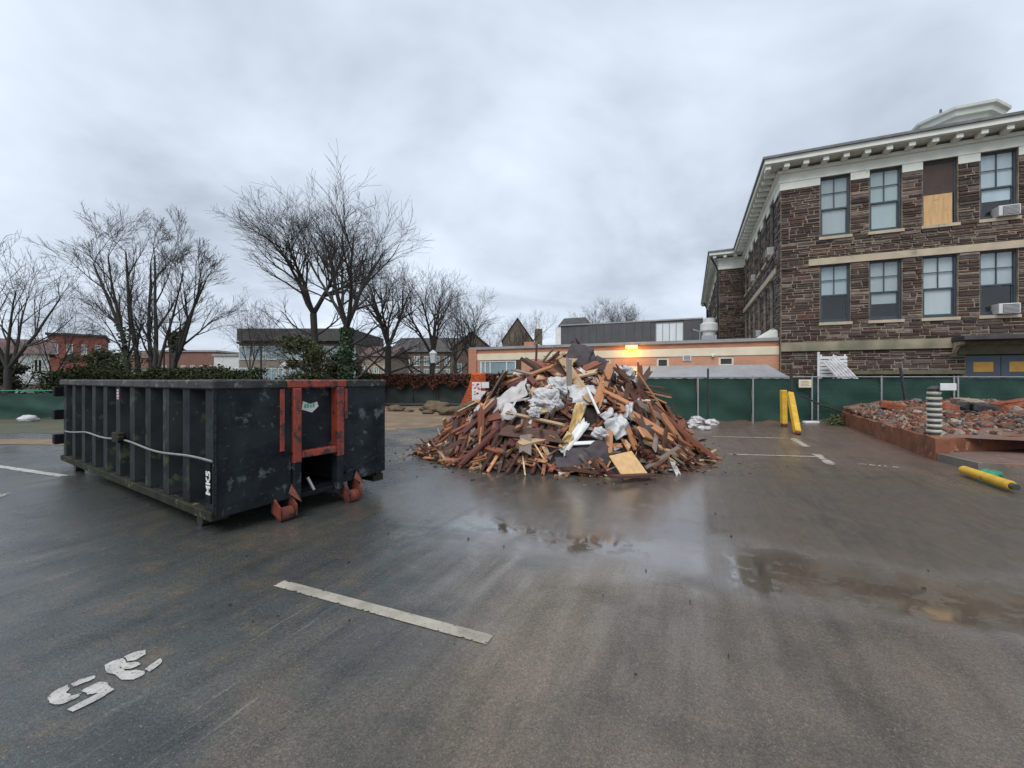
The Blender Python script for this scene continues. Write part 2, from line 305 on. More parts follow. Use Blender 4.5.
    D['ivy'] = mk('ivy_leaves', (.035, .075, .022), (.020, .048, .016), rough=.5, scale=3, bump=0)
    D['leaf'] = mk('olive_evergreen_leaves', (.080, .088, .034), (.038, .048, .018), rough=.7, spec=.3, scale=1.5, bump=0)
    D['hedge'] = mk('dark_hedge_leaves', (.048, .060, .022), (.022, .032, .013), rough=.75, spec=.25, scale=1.2, bump=0)
    D['vine'] = mk('rust_brown_vine_leaves', (.12, .042, .022), (.065, .028, .017), rough=.8, scale=1.5, bump=0)
    D['redhouse'] = brick_mat('red_brick', (.29, .075, .05), (.25, .065, .045), (.26, .14, .11), 1.5)
    D['dullbrick'] = brick_mat('dull_brick', (.22, .10, .075), (.18, .085, .065), (.2, .15, .12), 1.5)
    D['tanstone'] = brick_mat('tan_rubble_stone', (.18, .135, .10), (.13, .10, .078), (.20, .165, .13), 2.5)
    D['palestone'] = brick_mat('pale_stone', (.36, .30, .235), (.30, .25, .195), (.36, .31, .25), 3)
    D['conc'] = mk('grey_brown_concrete', (.22, .18, .15), (.17, .14, .12), rough=.8, scale=.5, bump=.1)
    D['darkroof'] = mk('dark_shingle_roof', (.075, .068, .066), (.05, .045, .045), rough=.8, scale=2, bump=.3)
    D['maroonroof'] = mk('maroon_shingle_roof', (.13, .075, .07), (.09, .055, .05), rough=.8, scale=2, bump=.3)
    D['farglass'] = mk('distant_window_glass', (.26, .34, .38), (.16, .22, .25), rough=.12, scale=.7, bump=0)
    D['darkglass'] = mk('dark_window_glass', (.030, .036, .042), (.02, .024, .03), rough=.12, bump=0)
    D['amber'] = mk('amber_painted_pane', (.62, .33, .05), (.5, .26, .04), rough=.4, scale=3, bump=0)
    D['doorp'] = mk('slate_blue_door_paint', (.075, .10, .13), (.06, .08, .105), rough=.45, scale=2, bump=.04)
    D['mossstone'] = mk('mossy_stone', (.14, .135, .085), (.085, .09, .05), rough=.85, scale=2.5, bump=.3)
    D['lampglow'] = emit_mat('lit_lamp_lens', (1.0, .58, .06), 7)
    D['redmark'] = mk('red_print', (.55, .05, .035), (.45, .04, .03), rough=.5, bump=0)
    D['greenprint'] = mk('green_print', (.10, .45, .25), (.08, .38, .2), rough=.5, bump=0)
    D['paper'] = mk('white_sign_board', (.70, .70, .70), (.60, .60, .60), rough=.5, scale=5, bump=.03)
    D['greenplastic'] = mk('green_plastic', (.03, .25, .12), (.025, .19, .10), rough=.35, bump=.05)
    D['darkstripe'] = mk('dark_green_ring', (.028, .042, .040), (.04, .055, .05), rough=.5, bump=.05)
    D['creamring'] = mk('cream_ring', (.58, .56, .48), (.42, .41, .35), rough=.6, bump=.1)
    D['fieldstone'] = mk('muddy_boulder', (.15, .10, .058), (.075, .06, .038), rough=.9, scale=5, bump=.5, bscale=14)
setup_materials()

# ------------------------------------------------------------------ mesh builder and scene helpers
class MB:
    def __init__(s): s.v = []; s.f = []; s.c = []
    def add(s, vs, fs, c=None):
        o = len(s.v); s.v.extend(tuple(p) for p in vs)
        for f in fs: s.f.append(tuple(i+o for i in f)); s.c.append(c)
        return s
    def quad(s, a, b, c, d, col=None): return s.add((a, b, c, d), ((0, 1, 2, 3),), col)
    def box(s, x0, x1, y0, y1, z0, z1, c=None, M=None):
        vs = [Vector((x, y, z)) for z in (z0, z1) for y in (y0, y1) for x in (x0, x1)]
        if M is not None: vs = [M @ p for p in vs]
        return s.add(vs, ((0, 2, 3, 1), (4, 5, 7, 6), (0, 1, 5, 4), (2, 6, 7, 3), (0, 4, 6, 2), (1, 3, 7, 5)), c)
    def bbox(s, x0, x1, y0, y1, z0, z1, b=.01, c=None):
        """box with chamfered edges"""
        xs, ys, zs = (x0, x1), (y0, y1), (z0, z1); vs = []; idx = {}
        for i in range(2):
            for j in range(2):
                for k in range(2):
                    sx, sy, sz = (1, -1)[i], (1, -1)[j], (1, -1)[k]
                    for a in range(3):
                        p = [xs[i], ys[j], zs[k]]
                        for q in range(3):
                            if q != a: p[q] += b*(sx, sy, sz)[q]
                        idx[(i, j, k, a)] = len(vs); vs.append(p)
        fs = []
        for a in range(3):
            for e in range(2):
                o = [q for q in range(3) if q != a]; loop = []
                for (m, n) in ((0, 0), (1, 0), (1, 1), (0, 1)):
                    t = [0, 0, 0]; t[a] = e; t[o[0]] = m; t[o[1]] = n; loop.append(idx[(*t, a)])
                if (a == 1) != (e == 0): loop.reverse()
                fs.append(tuple(loop))
        for a in range(3):
            o = [q for q in range(3) if q != a]
            for m in range(2):
                for n in range(2):
                    def ii(e, ax):
                        t = [0, 0, 0]; t[a] = e; t[o[0]] = m; t[o[1]] = n; return idx[(*t, ax)]
                    fs.append((ii(0, o[0]), ii(1, o[0]), ii(1, o[1]), ii(0, o[1])))
        for i in range(2):
            for j in range(2):
                for k in range(2): fs.append(tuple(idx[(i, j, k, a)] for a in range(3)))
        return s.add(vs, fs, c)
    def beam(s, p, q, w, h, c=None, up=Vector((0, 0, 1))):
        p, q = Vector(p), Vector(q); d = (q-p).normalized()
        if abs(d.dot(up)) > .97: up = Vector((0, 1, 0))
        x = d.cross(up).normalized(); z = x.cross(d)
        vs = [e+x*sx*w/2+z*sz*h/2 for e in (p, q) for sx, sz in ((-1, -1), (1, -1), (1, 1), (-1, 1))]
        return s.add(vs, ((3, 2, 1, 0), (4, 5, 6, 7), (0, 1, 5, 4), (1, 2, 6, 5), (2, 3, 7, 6), (3, 0, 4, 7)), c)
    def tube(s, pts, rad, n=8, c=None, caps=True):
        pts = [Vector(p) for p in pts]
        if isinstance(rad, (int, float)): rad = [rad]*len(pts)
        rings = []; ref = None
        for i, p in enumerate(pts):
            d = (pts[min(i+1, len(pts)-1)]-pts[max(i-1, 0)]).normalized()
            if ref is None:
                ref = d.orthogonal().normalized()
            ref = (ref-d*ref.dot(d)).normalized(); b = d.cross(ref)
            rings.append([p+(ref*math.cos(2*math.pi*k/n)+b*math.sin(2*math.pi*k/n))*rad[i] for k in range(n)])
        vs = [q for r in rings for q in r]; fs = []
        for i in range(len(pts)-1):
            for k in range(n):
                fs.append((i*n+k, i*n+(k+1) % n, (i+1)*n+(k+1) % n, (i+1)*n+k))
        if caps: fs.append(tuple(range(n-1, -1, -1))); fs.append(tuple((len(pts)-1)*n+k for k in range(n)))
        return s.add(vs, fs, c)
    def prism(s, poly, z0, z1, c=None, M=None):
        n = len(poly); vs = [Vector((x, y, z)) for z in (z0, z1) for x, y in poly]
        if M is not None: vs = [M @ p for p in vs]
        return s.add(vs, [tuple(range(n-1, -1, -1)), tuple(range(n, 2*n))]+[(i, (i+1) % n, n+(i+1) % n, n+i) for i in range(n)], c)
    def mesh(s, name, mat, smooth=False):
        me = bpy.data.meshes.new(name); me.from_pydata(s.v, [], s.f)
        if mat: me.materials.append(mat)
        if any(c is not None for c in s.c):
            a = me.attributes.new('col', 'FLOAT_COLOR', 'CORNER'); k = 0; buf = []
            for f, c in zip(s.f, s.c):
                c = c or (1, 1, 1); buf.extend((c[0], c[1], c[2], 1.0)*len(f))
            a.data.foreach_set('color', buf)
        if smooth: me.polygons.foreach_set('use_smooth', [True]*len(me.polygons))
        me.update(); return me
    def build(s, name, mat, parent=None, smooth=False):
        if isinstance(mat, str): mat = MAT[mat]
        return link(name, s.mesh(name, mat, smooth), parent)
def link(name, me, parent=None):
    o = bpy.data.objects.new(name, me); COL.objects.link(o)
    if parent: o.parent = parent
    return o
def tag(o, label=None, cat=None, group=None, kind=None):
    if label: o['label'] = label
    if cat: o['category'] = cat
    if group: o['group'] = group
    if kind: o['kind'] = kind
    return o
def thing(name, label, cat, loc=(0, 0, 0), rz=0, group=None):
    o = bpy.data.objects.new(name, None); COL.objects.link(o); o.location = loc; o.rotation_euler = (0, 0, rz)
    o.empty_display_size = .2
    return tag(o, label, cat, group)
def U(a, b): return R.uniform(a, b)

# ------------------------------------------------------------------ ground
def ground():
    m = MB(); m.quad((-900, -300, 0), (900, -300, 0), (900, 1500, 0), (-900, 1500, 0))
    tag(m.build('ground', 'soil'), kind='structure')
    m = MB(); m.add([(-34, -14, .004), (32, -14, .004), (32, 18.5, .004), (8, 22, .004), (-1, 26.3, .004), (-8.5, 26.8, .004), (-26, 15.2, .004), (-34, 15.2, .004)], [tuple(range(8))])
    tag(m.build('parking_lot', 'asphalt'), kind='structure')
    def patch(name, pts, mat, z, seed, amp=.25, sub=7):
        rr = random.Random(seed); out = []
        for i, p in enumerate(pts):
            q = pts[(i+1) % len(pts)]
            for k in range(sub):
                t = k/sub; a = Vector(p)*(1-t)+Vector(q)*t
                out.append((a.x+rr.uniform(-amp, amp), a.y+rr.uniform(-amp, amp), z))
        mm = MB(); mm.add(out, [tuple(range(len(out)))]); tag(mm.build(name, mat), kind='structure')
    patch('dirt_verge', [G(380, 431)[:2], G(430, 427)[:2], G(475, 421)[:2], (-1.0, 18.5), (-1.0, 25.6), (-8.4, 26.2), (-10.5, 21), (-8.5, 17)], 'dirt', .008, 3)
    patch('muddy_verge', [(-34, 12.4), (-20, 11.6), (-13.8, 12.8), (-9.5, 15.0), (-12, 20), (-20, 17.3), (-34, 17.2)], 'mud', .008, 5)
    # strip of tan dirt on the left
    patch('dirt_strip', [(-22, 10.3), (-11, 10.5), (-10.2, 11.2), (-14, 11.5), (-22, 11.3)], 'dirt', .012, 8, .12)
    # faded lines
    def line(pa, pb, w, z=.009, label=None, mat='paint', seed=1, skip=0.0):
        rr = random.Random(seed); a, b = Vector(pa), Vector(pb); a.z = b.z = 0; d = b-a; L = d.length; d.normalize(); nrm = Vector((-d.y, d.x, 0))
        near = min(a.y, b.y) < 4; cs = .008 if near else .04; wear = .85 if near else .5
        mm = MB(); N = max(6, int(L/cs)); K = max(4, int(w/(.007 if near else .025)))
        for i in range(N):
            f = i/N; end = min(1, min(f, 1-f)*L/.10)
            if rr.random() < skip*.3: continue
            for k in range(K):
                e = min(k+.5, K-k-.5)/K*2
                c = a+d*(L*(i+.5)/N)+nrm*(w*((k+.5)/K-.5))
                q = mnoise.noise(Vector((c.x*9, c.y*9, seed)))*.45+mnoise.noise(Vector((c.x*38, c.y*38, seed)))*.55+mnoise.noise(Vector((c.x*2, c.y*2, seed+5)))*(.4+skip)
                if q > wear*(.15+1.0*min(1, e*1.7))*(.3+.7*end)-skip*.4: continue
                p0, p1 = a+d*(L*i/N), a+d*(L*(i+1)/N); w0, w1 = w*(k/K-.5), w*((k+1)/K-.5)
                mm.quad(*[Vector((p.x, p.y, z)) for p in (p0+nrm*w0, p1+nrm*w0, p1+nrm*w1, p0+nrm*w1)])
        o = mm.build('parking_line', mat); tag(o, label, 'road marking', 'painted parking bay lines'); return o
    line(G(279, 584), G(490, 641), .10, label='worn white parking line alone in the foreground asphalt')
    line(G(-10, 465.5), G(64, 476.5), .13, label='white parking line running to the far end of the dumpster', seed=2, mat='paintw')
    line(G(729, 454.5), G(816, 457), .10, label='thin white line beyond the puddle, right of the debris pile', seed=3, skip=0)
    line(G(712, 436.8), G(792, 438.6), .10, label='faded thin line nearest the green fence', seed=4, skip=.15)
    line(G(816, 454.5), G(832, 465), .17, label='short thick end stroke at right end of the nearer line', seed=5, skip=.08)
    line(G(792, 438.5), G(807, 447), .17, label='short thick stroke by the leaning yellow post', seed=6, skip=.08)
    line(G(858, 464), G(905, 468.5), .12, label='broken scraps of line paint near the brick terrace', seed=7, skip=.45)
    line(G(-12, 502), G(6, 494), .10, label='stub of white line at the left photo edge', seed=8)
    # stencilled bay number 35, painted upside down to the camera
    three = [[(418, 268), (452, 249), (494, 238), (503, 258), (480, 275), (500, 291), (545, 286), (581, 291), (575, 306), (532, 326), (486, 327), (458, 303), (428, 297)],
             [(498, 232), (540, 214), (580, 206), (583, 222), (548, 245), (512, 251)], [(478, 272), (480, 264), (512, 258), (548, 256), (562, 264), (540, 277), (515, 284), (490, 284)], [(580, 283), (612, 258), (642, 238), (651, 250), (630, 272), (598, 292)]]
    five = [[(189, 397), (214, 374), (266, 347), (283, 358), (264, 377), (286, 389), (322, 380), (312, 396), (256, 421), (214, 426), (194, 413)],
            [(284, 343), (322, 324), (381, 307), (379, 321), (340, 337), (296, 354)],
            [(322, 370), (392, 336), (424, 334), (436, 352), (456, 365), (400, 401), (290, 456), (268, 446), (392, 379), (352, 385)]]
    c5 = G(78, 695)
    t = thing('bay_number', 'white stencilled bay number 35 on the near asphalt', 'road marking', (c5.x, c5.y, 0))
    for dg in (three, five):
        mm = MB(); rr = random.Random(len(dg[0]))
        for st in dg:
            pts = []
            for i, p in enumerate(st):
                q = st[(i+1) % len(st)]; gp, gq = G(p[0]/4, 600+p[1]/4), G(q[0]/4, 600+q[1]/4)
                for k in range(4):
                    c = gp.lerp(gq, k/4); pts.append((c.x-c5.x+rr.uniform(-.003, .003), c.y-c5.y+rr.uniform(-.003, .003), .012 if st[0] == (478, 272) else .010))
            mm.add(pts, [tuple(range(len(pts)))])
        mm.build('digit', 'paintw', t)
ground()

# ------------------------------------------------------------------ roll-off dumpster
def text_mesh(txt, size, mat):
    cu = bpy.data.curves.new('lettering', 'FONT'); cu.body = txt; cu.size = size; cu.extrude = .0015; cu.offset = .005*size/.175; cu.align_x = 'CENTER'
    o = bpy.data.objects.new('lettering', cu); me = bpy.data.meshes.new_from_object(o)
    bpy.data.objects.remove(o); me.materials.clear(); me.materials.append(MAT[mat]); return me
def dumpster():
    W_, L, z0, z1 = 2.2, 6.2, .15, 1.64
    t = thing('dumpster', 'long black open roll-off dumpster with worn orange front uprights', 'dumpster', (-3.07, 4.34, 0), math.radians(57))
    wx = .15
    MB().box(wx, wx+.012, .06, L-.05, .26, z1-.10).build('side_wall', 'dump', t)  # wall between ribs: recess shade is partly in the material colour
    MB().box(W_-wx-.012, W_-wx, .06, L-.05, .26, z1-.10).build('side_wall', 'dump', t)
    MB().box(.06, W_-.06, .08, L-.05, .25, .29).build('floor', 'dump', t)
    MB().box(.05, W_-.05, L-.05, L, .24, z1-.1).build('tail_door', 'dump', t)
    n = 11
    ribmesh = None
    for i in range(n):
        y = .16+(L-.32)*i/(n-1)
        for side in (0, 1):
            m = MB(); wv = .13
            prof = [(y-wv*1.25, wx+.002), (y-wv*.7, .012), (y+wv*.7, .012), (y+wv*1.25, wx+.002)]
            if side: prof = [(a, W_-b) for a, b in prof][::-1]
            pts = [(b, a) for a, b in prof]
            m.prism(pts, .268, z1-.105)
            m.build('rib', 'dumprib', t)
    # bottom rails and top rail
    for x0, x1 in ((-.02, .16), (W_-.16, W_+.02)):
        MB().bbox(x0, x1, .052, L, z0+.01, .262, .012).build('bottom_rail', 'moss', t)
        MB().bbox(x0-.01, x1-.01, -.02, L+.02, z1-.10, z1, .015).build('top_rail', 'rail', t)
    MB().bbox(.12, .74, -.022, .09, z1-.098, z1-.002, .012).build('top_rail', 'rail', t)
    MB().bbox(.745, 1.55, -.022, .09, z1-.098, z1-.002, .012).build('top_rail', 'orange', t)
    MB().bbox(1.555, W_-.145, -.022, .09, z1-.098, z1-.002, .012).build('top_rail', 'rail', t)
    MB().bbox(.12, W_-.145, L-.08, L+.022, z1-.098, z1-.002, .012).build('top_rail', 'rail', t)
    # front wall: two side plates and the recessed panel over the hoist opening
    def dented(xa, xb, za, zb, name):
        m = MB(); NX, NZ = 16, 22; vs = []
        for j in range(NZ+1):
            for i in range(NX+1):
                fx, fz = i/NX, j/NZ; x = xa+(xb-xa)*fx; lo_ = za[0]+(za[1]-za[0])*fx; z = lo_+(zb-lo_)*fz
                k = min(1, 6*min(fx, 1-fx))*min(1, 6*min(fz, 1-fz))
                vs.append((x, k*(.022*mnoise.noise(Vector((x*2.2, z*2.2, 1)))+.010*mnoise.noise(Vector((x*6, z*6, 7)))), z))
        m.add(vs, [(j*(NX+1)+i, j*(NX+1)+i+1, (j+1)*(NX+1)+i+1, (j+1)*(NX+1)+i) for j in range(NZ) for i in range(NX)])
        m.box(xa+.002, xb-.002, .035, .06, max(za)+.002, zb-.002)
        m.box(xa, xb, .001, .034, zb-.02, zb-.001)
        m.build(name, 'dumpface', t, False)
    dented(0, .80, (.20, .235), z1-.098, 'front_plate'); dented(1.50, W_, (.27, .31), z1-.098, 'front_plate')
    m = MB()
    for k in range(12): m.tube([(.006+.0, -.006, .24+.107*k), (.006, -.006, .24+.107*(k+1)-.01)], .012, 6)
    m.build('corner_weld', 'dumprib', t)
    MB().box(.80, 1.50, .10, .13, .70, z1-.098).build('recessed_panel', 'dumpface', t)
    m = MB(); m.box(.80, 1.50, .95, .97, .2, .8); m.box(.785, .80, .051, .97, .2, .75); m.box(1.50, 1.515, .051, .97, .2, .75); m.box(.80, 1.50, .131, .97, .72, .74)
    m.build('hoist_tunnel', 'void', t)
    for x0 in (.795, 1.378):
        MB().bbox(x0+.012, x0+.112, -.05, .10, .64, z1-.1, .01).build('upright', 'orange', t)
        MB().bbox(x0+.015, x0+.109, -.045, .10, .20, .638, .01).build('lower_upright', 'dumpface', t)
    MB().bbox(.910, 1.388, -.04, .08, .690, .775, .01).build('cross_beam', 'orange', t)
    MB().bbox(.66, .715, -.02, -.001, .80, z1-.11, .005).build('paint_strip', 'orange', t)
    MB().bbox(1.51, 1.56, -.02, -.001, 1.12, z1-.12, .005).build('paint_strip', 'orange', t)
    MB().beam((.62, -.012, .775), (.80, -.012, .775), .02, .018).build('tie_bar', 'dump', t)
    m = MB(); m.beam((1.52, -.02, .40), (W_-.1, -.015, .56), .03, .035); m.build('welded_rib', 'dumpface', t)
    # hinged rollers with orange brackets at ground level
    for xc in (.70, 1.60):
        r = MB(); 
        r.tube([(xc-.07, -.045, .08), (xc+.07, -.045, .08)], .08, 16)
        ro = r.build('ground_roller', 'rust', t)
        b = MB()
        for dx in (-.105, .085):
            b.add([(xc+dx, .06, .30), (xc+dx, -.13, .18), (xc+dx, -.13, .05), (xc+dx, .06, .10), (xc+dx+.018, .06, .30), (xc+dx+.018, -.13, .18), (xc+dx+.018, -.13, .05), (xc+dx+.018, .06, .10)],
                  ((0, 1, 2, 3), (7, 6, 5, 4), (0, 4, 5, 1), (1, 5, 6, 2), (2, 6, 7, 3), (3, 7, 4, 0)))
        b.build('bracket', 'rust', ro)
        g = MB(); g.add([(xc+.05, -.03, .30), (xc+.14, -.15, .20), (xc+.09, -.02, .40), (xc+.07, -.0, .30), (xc+.16, -.12, .20), (xc+.11, .0, .40)], ((0, 1, 2), (5, 4, 3), (0, 3, 4, 1), (1, 4, 5, 2), (2, 5, 3, 0)))
        g.build('gusset', 'rust', ro)
    MB().tube([(1.0, -.01, .44), (1.06, -.05, .28)], .018, 6).build('hook_pin', 'steel', t)
    MB().bbox(.93, 1.37, .0, .09, .2, .26, .01).build('sill_beam', 'dump', t)
    for xc in (.13, W_-.13):
        for yc in (.55, L-.5):
            wm = MB(); wm.tube([(xc-.06, yc, .075), (xc+.06, yc, .075)], .075, 14); wm.build('wheel', 'black', t)
    # hooks of the tail door hinges on the far end
    for z in (.55, 1.0, 1.42):
        hm = MB(); hm.bbox(-.10, .04, L-.02, L+.14, z-.09, z+.09, .012); hm.build('hinge', 'dump', t)
    # cable along the side and its latch
    pts = []
    for i in range(41):
        y = .02+(L-.35)*i/40; sag = .0
        z = .80+.03*math.sin(i*.45)*.5-.05*math.sin(math.pi*((y % 3.0)/3.0))*.5-(.05 if y > 4.5 else 0)*(y-4.5)
        pts.append((-.018, y, z))
    MB().tube(pts, .013, 6).build('cable', 'cable', t)
    lt = MB(); lt.bbox(-.07, .012, 2.78, 3.06, .76, .90, .01); lt.bbox(-.09, -.02, 2.70, 2.80, .80, .86, .01); lt.build('cable_latch', 'moss', t)
    # stickers and lettering
    s = MB(); s.add([(.985, .094, 1.27), (1.12, .094, 1.225), (1.21, .094, 1.30), (1.19, .094, 1.36), (1.10, .094, 1.335), (1.00, .094, 1.375)], ((0, 1, 2, 3, 4, 5),))
    st = s.build('sticker', 'paper', t)
    gp = MB()
    for k, (xa, h_) in enumerate(((1.015, .05), (1.05, .058), (1.088, .04), (1.125, .055))): gp.add([(xa, .0925, 1.285+.002*k), (xa+.028, .0925, 1.287), (xa+.032, .0925, 1.287+h_), (xa+.004, .0925, 1.285+h_)], ((0, 1, 2, 3),))
    gp.build('sticker_print', 'greenprint', st)
    yl = .16+(L-.32)*5/(n-1)
    lb = MB(); lb.box(.006, .0115, yl-.035, yl+.035, 1.36, 1.50); lo = lb.build('warning_label', 'paper', t)
    rm = MB()
    for k in range(3): rm.box(.003, .0058, yl-.03, yl+.03, 1.375+.043*k, 1.395+.043*k)
    rm.build('label_print', 'redmark', lo)
    w = MB(); w.box(-.001, .0115, .102, .2185, .34, .76)
    pl = w.build('number_plate', 'dump', t)
    ch = link('painted_letters', text_mesh('MK5', .135, 'white'), pl)
    ch.rotation_euler = (math.pi/2, -math.pi/2, -math.pi/2); ch.location = (-.003, .108, .555)
    return t
dumpster()

# ------------------------------------------------------------------ stone school building
BA = math.radians(-23.0)
B0 = Vector((12.8, 20.0, 0))
cB, sB = math.cos(BA), math.sin(BA)
def bl2w(x, y, z=0): return Vector((B0.x+cB*x-sB*y, B0.y+sB*x+cB*y, z))
def facade(name, mp, a0, a1, z0, z1, holes, mat, parent, depth=.28):
    xs = sorted({a0, a1, *[v for h in holes for v in h[:2]]}); zs = sorted({z0, z1, *[v for h in holes for v in h[2:]]})
    xs = [x for x in xs if a0 <= x <= a1]; zs = [z for z in zs if z0 <= z <= z1]
    m = MB()
    for i in range(len(xs)-1):
        for j in range(len(zs)-1):
            cx, cz = (xs[i]+xs[i+1])/2, (zs[j]+zs[j+1])/2
            if any(h[0] < cx < h[1] and h[2] < cz < h[3] for h in holes): continue
            m.quad(mp(xs[i], 0, zs[j]), mp(xs[i+1], 0, zs[j]), mp(xs[i+1], 0, zs[j+1]), mp(xs[i], 0, zs[j+1]))
    for h in holes:
        p = [(h[0], h[2]), (h[1], h[2]), (h[1], h[3]), (h[0], h[3])]
        for k in range(4):
            (xa, za), (xb, zb) = p[k], p[(k+1) % 4]
            m.quad(mp(xa, 0, za), mp(xb, 0, zb), mp(xb, -depth, zb), mp(xa, -depth, za))
    return m.build(name, mat, parent)
PAL = [(.095, .048, .040), (.070, .040, .034), (.125, .064, .048), (.090, .062, .056), (.17, .12, .10), (.25, .19, .15), (.045, .028, .027), (.12, .084, .078), (.29, .23, .18), (.125, .050, .038)]
WT = [5, 5, 3.2, 3, 2.0, 1.2, 4, 2.5, .8, 2.5]
def stones(mp, regions, seed, lmin=.18, lmax=.85, hmin=.07, hmax=.20, light=0):
    rr = random.Random(seed); out = []
    for (a0, a1, z0, z1) in regions:
        z = z0
        while z < z1-.03:
            h = rr.uniform(hmin, hmax)
            if z1-(z+h) < hmin: h = z1-z
            x = a0
            while x < a1-.02:
                L = rr.uniform(lmin, lmax)*(1.15 if h < .14 else .9)
                if a1-(x+L) < .16: L = a1-x
                parts = [(z, h)]
                if h > .18 and rr.random() < .3: parts = [(z, h*.5), (z+h*.5, h*.5)]
                for (zz, hh) in parts:
                    g = rr.uniform(.012, .023); pr = rr.uniform(.008, .065); j = lambda: rr.uniform(-.006, .006); ins = .014
                    c = rr.choices(PAL, WT)[0]; k = rr.uniform(.42, .92)
                    if rr.random() < (light(x, zz) if callable(light) else light): c = rr.choice(((.27, .21, .185), (.22, .175, .155), (.19, .14, .125)))
                    A, B, C, D = x+g, x+L-g, zz+g, zz+hh-g
                    vs = [mp(A, .0, C), mp(B, .0, C), mp(B, .0, D), mp(A, .0, D),
                          mp(A+ins+j(), pr+j(), C+ins+j()), mp(B-ins+j(), pr+j(), C+ins+j()), mp(B-ins+j(), pr+j(), D-ins+j()), mp(A+ins+j(), pr+j(), D-ins+j())]
                    fs = ((4, 5, 6, 7), (0, 1, 5, 4), (1, 2, 6, 5), (2, 3, 7, 6), (3, 0, 4, 7))
                    out.append((vs, fs, tuple(v*k for v in c), (B-A)*(D-C), (x, zz)))
                x += L
            z += h
    return out
def sub_regions(a0, a1, z0, z1, holes):
    zs = sorted({z0, z1, *[min(max(v, z0), z1) for h in holes for v in h[2:]]}); res = []
    for j in range(len(zs)-1):
        za, zb = zs[j], zs[j+1]
        if zb-za < .03: continue
        cut = sorted([(h[0], h[1]) for h in holes if h[2] < (za+zb)/2 < h[3]]); x = a0
        for (c0, c1) in cut:
            if c0 > x+.03: res.append((x, c0, za, zb))
            x = max(x, c1)
        if a1 > x+.03: res.append((x, a1, za, zb))
    return res
def school():
    t = thing('school_building', 'old two-storey brownstone school with white bracketed cornice and sash windows', 'building', B0, BA)
    fr = lambda a, d, z: (a, -d, z)
    sd_ = lambda a, d, z: (-d, a, z)
    XR = 10.4
    ZB, ZT = 0.0, 10.94
    wins = []
    for k in range(5):
        a = 1.55+1.815*k
        if a+1.13 < XR: wins += [(a, a+1.13, 4.25, 6.90, 'low', k), (a, a+1.13, 8.18, 10.94, 'up', k)]
    door = (6.55, 8.75, .0, 2.66)
    belts = [(0, 6.25, 2.95, 3.36), (1.1, XR, 6.90, 7.20)]
    holes = [w[:4] for w in wins]+[door]
    wall = facade('front_wall', fr, 0, XR, ZB, ZT, holes, 'mortar', t)
    reg = sub_regions(0, XR, .3, 10.6, holes+[(b[0], b[1], b[2], b[3]) for b in belts]+[(w[0]-.06, w[1]+.06, w[2]-.13, w[2]) for w in wins]+[(6.25, XR, 2.66, 3.4)])
    st = stones(fr, reg, 11, light=lambda x, z: .03 if x < 1.5 else (.30 if z > 3.4 else .2))
    vis = sorted([s for s in st if s[4][0] < 8.6 and s[4][1] > 1.6], key=lambda s: -s[3])
    big = vis[:300]; ids = {id(s) for s in big}
    for vs, fs, c, ar, _ in big:
        m = MB(); m.add(vs, fs); o = m.build('stone', 'stone', wall); o.color = (*c, 1)
    m = MB()
    for s in st:
        if id(s) not in ids: m.add(s[0], s[1], s[2])
    tag(m.build('small_stones', 'stones', wall), kind='stuff')
    # side wall, jog and rear wing
    Y1, XW, Y2 = 14.9, -1.8, 40.0
    swins = []
    for k in range(6):
        a = 1.55+2.25*k
        swins += [(a, a+1.3, 4.25, 6.9, 'low', k), (a, a+1.3, 8.18, 10.94, 'up', k)]
    sholes = [w[:4] for w in swins]
    side = facade('side_wall', sd_, 0, Y1, ZB, ZT, sholes, 'mortar', t)
    reg = sub_regions(0, Y1, 3.4, 10.6, sholes+[(1.0, Y1-.1, 6.9, 7.2)]+[(w[0]-.06, w[1]+.06, w[2]-.13, w[2]) for w in swins])
    m = MB()
    for s in stones(sd_, reg, 12, light=.62): m.add(s[0], s[1], s[2])
    tag(m.build('side_stones', 'stones', side), kind='stuff')
    jg = lambda a, d, z: (a, Y1-d, z)
    wg = lambda a, d, z: (XW-d, a, z)
    jog = facade('return_wall', jg, XW, -.0, ZB, ZT, [], 'mortar', t)
    m = MB()
    for s in stones(jg, [(XW, -.01, 3.4, 10.6)], 13): m.add(s[0], s[1], s[2])
    tag(m.build('return_stones', 'stones', jog), kind='stuff')
    wwins = []
    for k in range(6):
        a = Y1+2.0+3.6*k
        wwins += [(a, a+1.4, 4.25, 6.9, 'low', k), (a, a+1.4, 8.18, 10.94, 'up', k)]
    wing = facade('wing_wall', wg, Y1, Y2, ZB, ZT, [w[:4] for w in wwins], 'mortar', t)
    m = MB()
    for s in stones(wg, sub_regions(Y1, Y2, 3.4, 10.6, [w[:4] for w in wwins]), 14, .5, 1.2, .15, .3, light=.4): m.add(s[0], s[1], s[2])
    tag(m.build('wing_stones', 'stones', wing), kind='stuff')
    facade('right_wall', lambda a, d, z: (XR+d, a, z), 0, Y2, ZB, ZT, [], 'mortar', t)
    facade('back_wall', lambda a, d, z: (a, Y2+d, z), XW, XR, ZB, ZT, [], 'mortar', t)
    # limestone bands
    MB().box(0.0, 6.20, -.13, -.001, 2.95, 3.36).build('base_band', 'limeold', t)
    MB().box(1.1, XR, -.085, -.001, 6.90, 7.20).build('lintel_band', 'lime', t)
    MB().box(-.085, -.001, 1.0, Y1-.1, 6.90, 7.20).build('lintel_band', 'lime', t)
    for w in wwins:
        if w[4] == 'low': MB().box(XW-.08, XW-.001, w[0]-.2, w[1]+.2, 6.9, 7.15).build('lintel', 'lime', t)
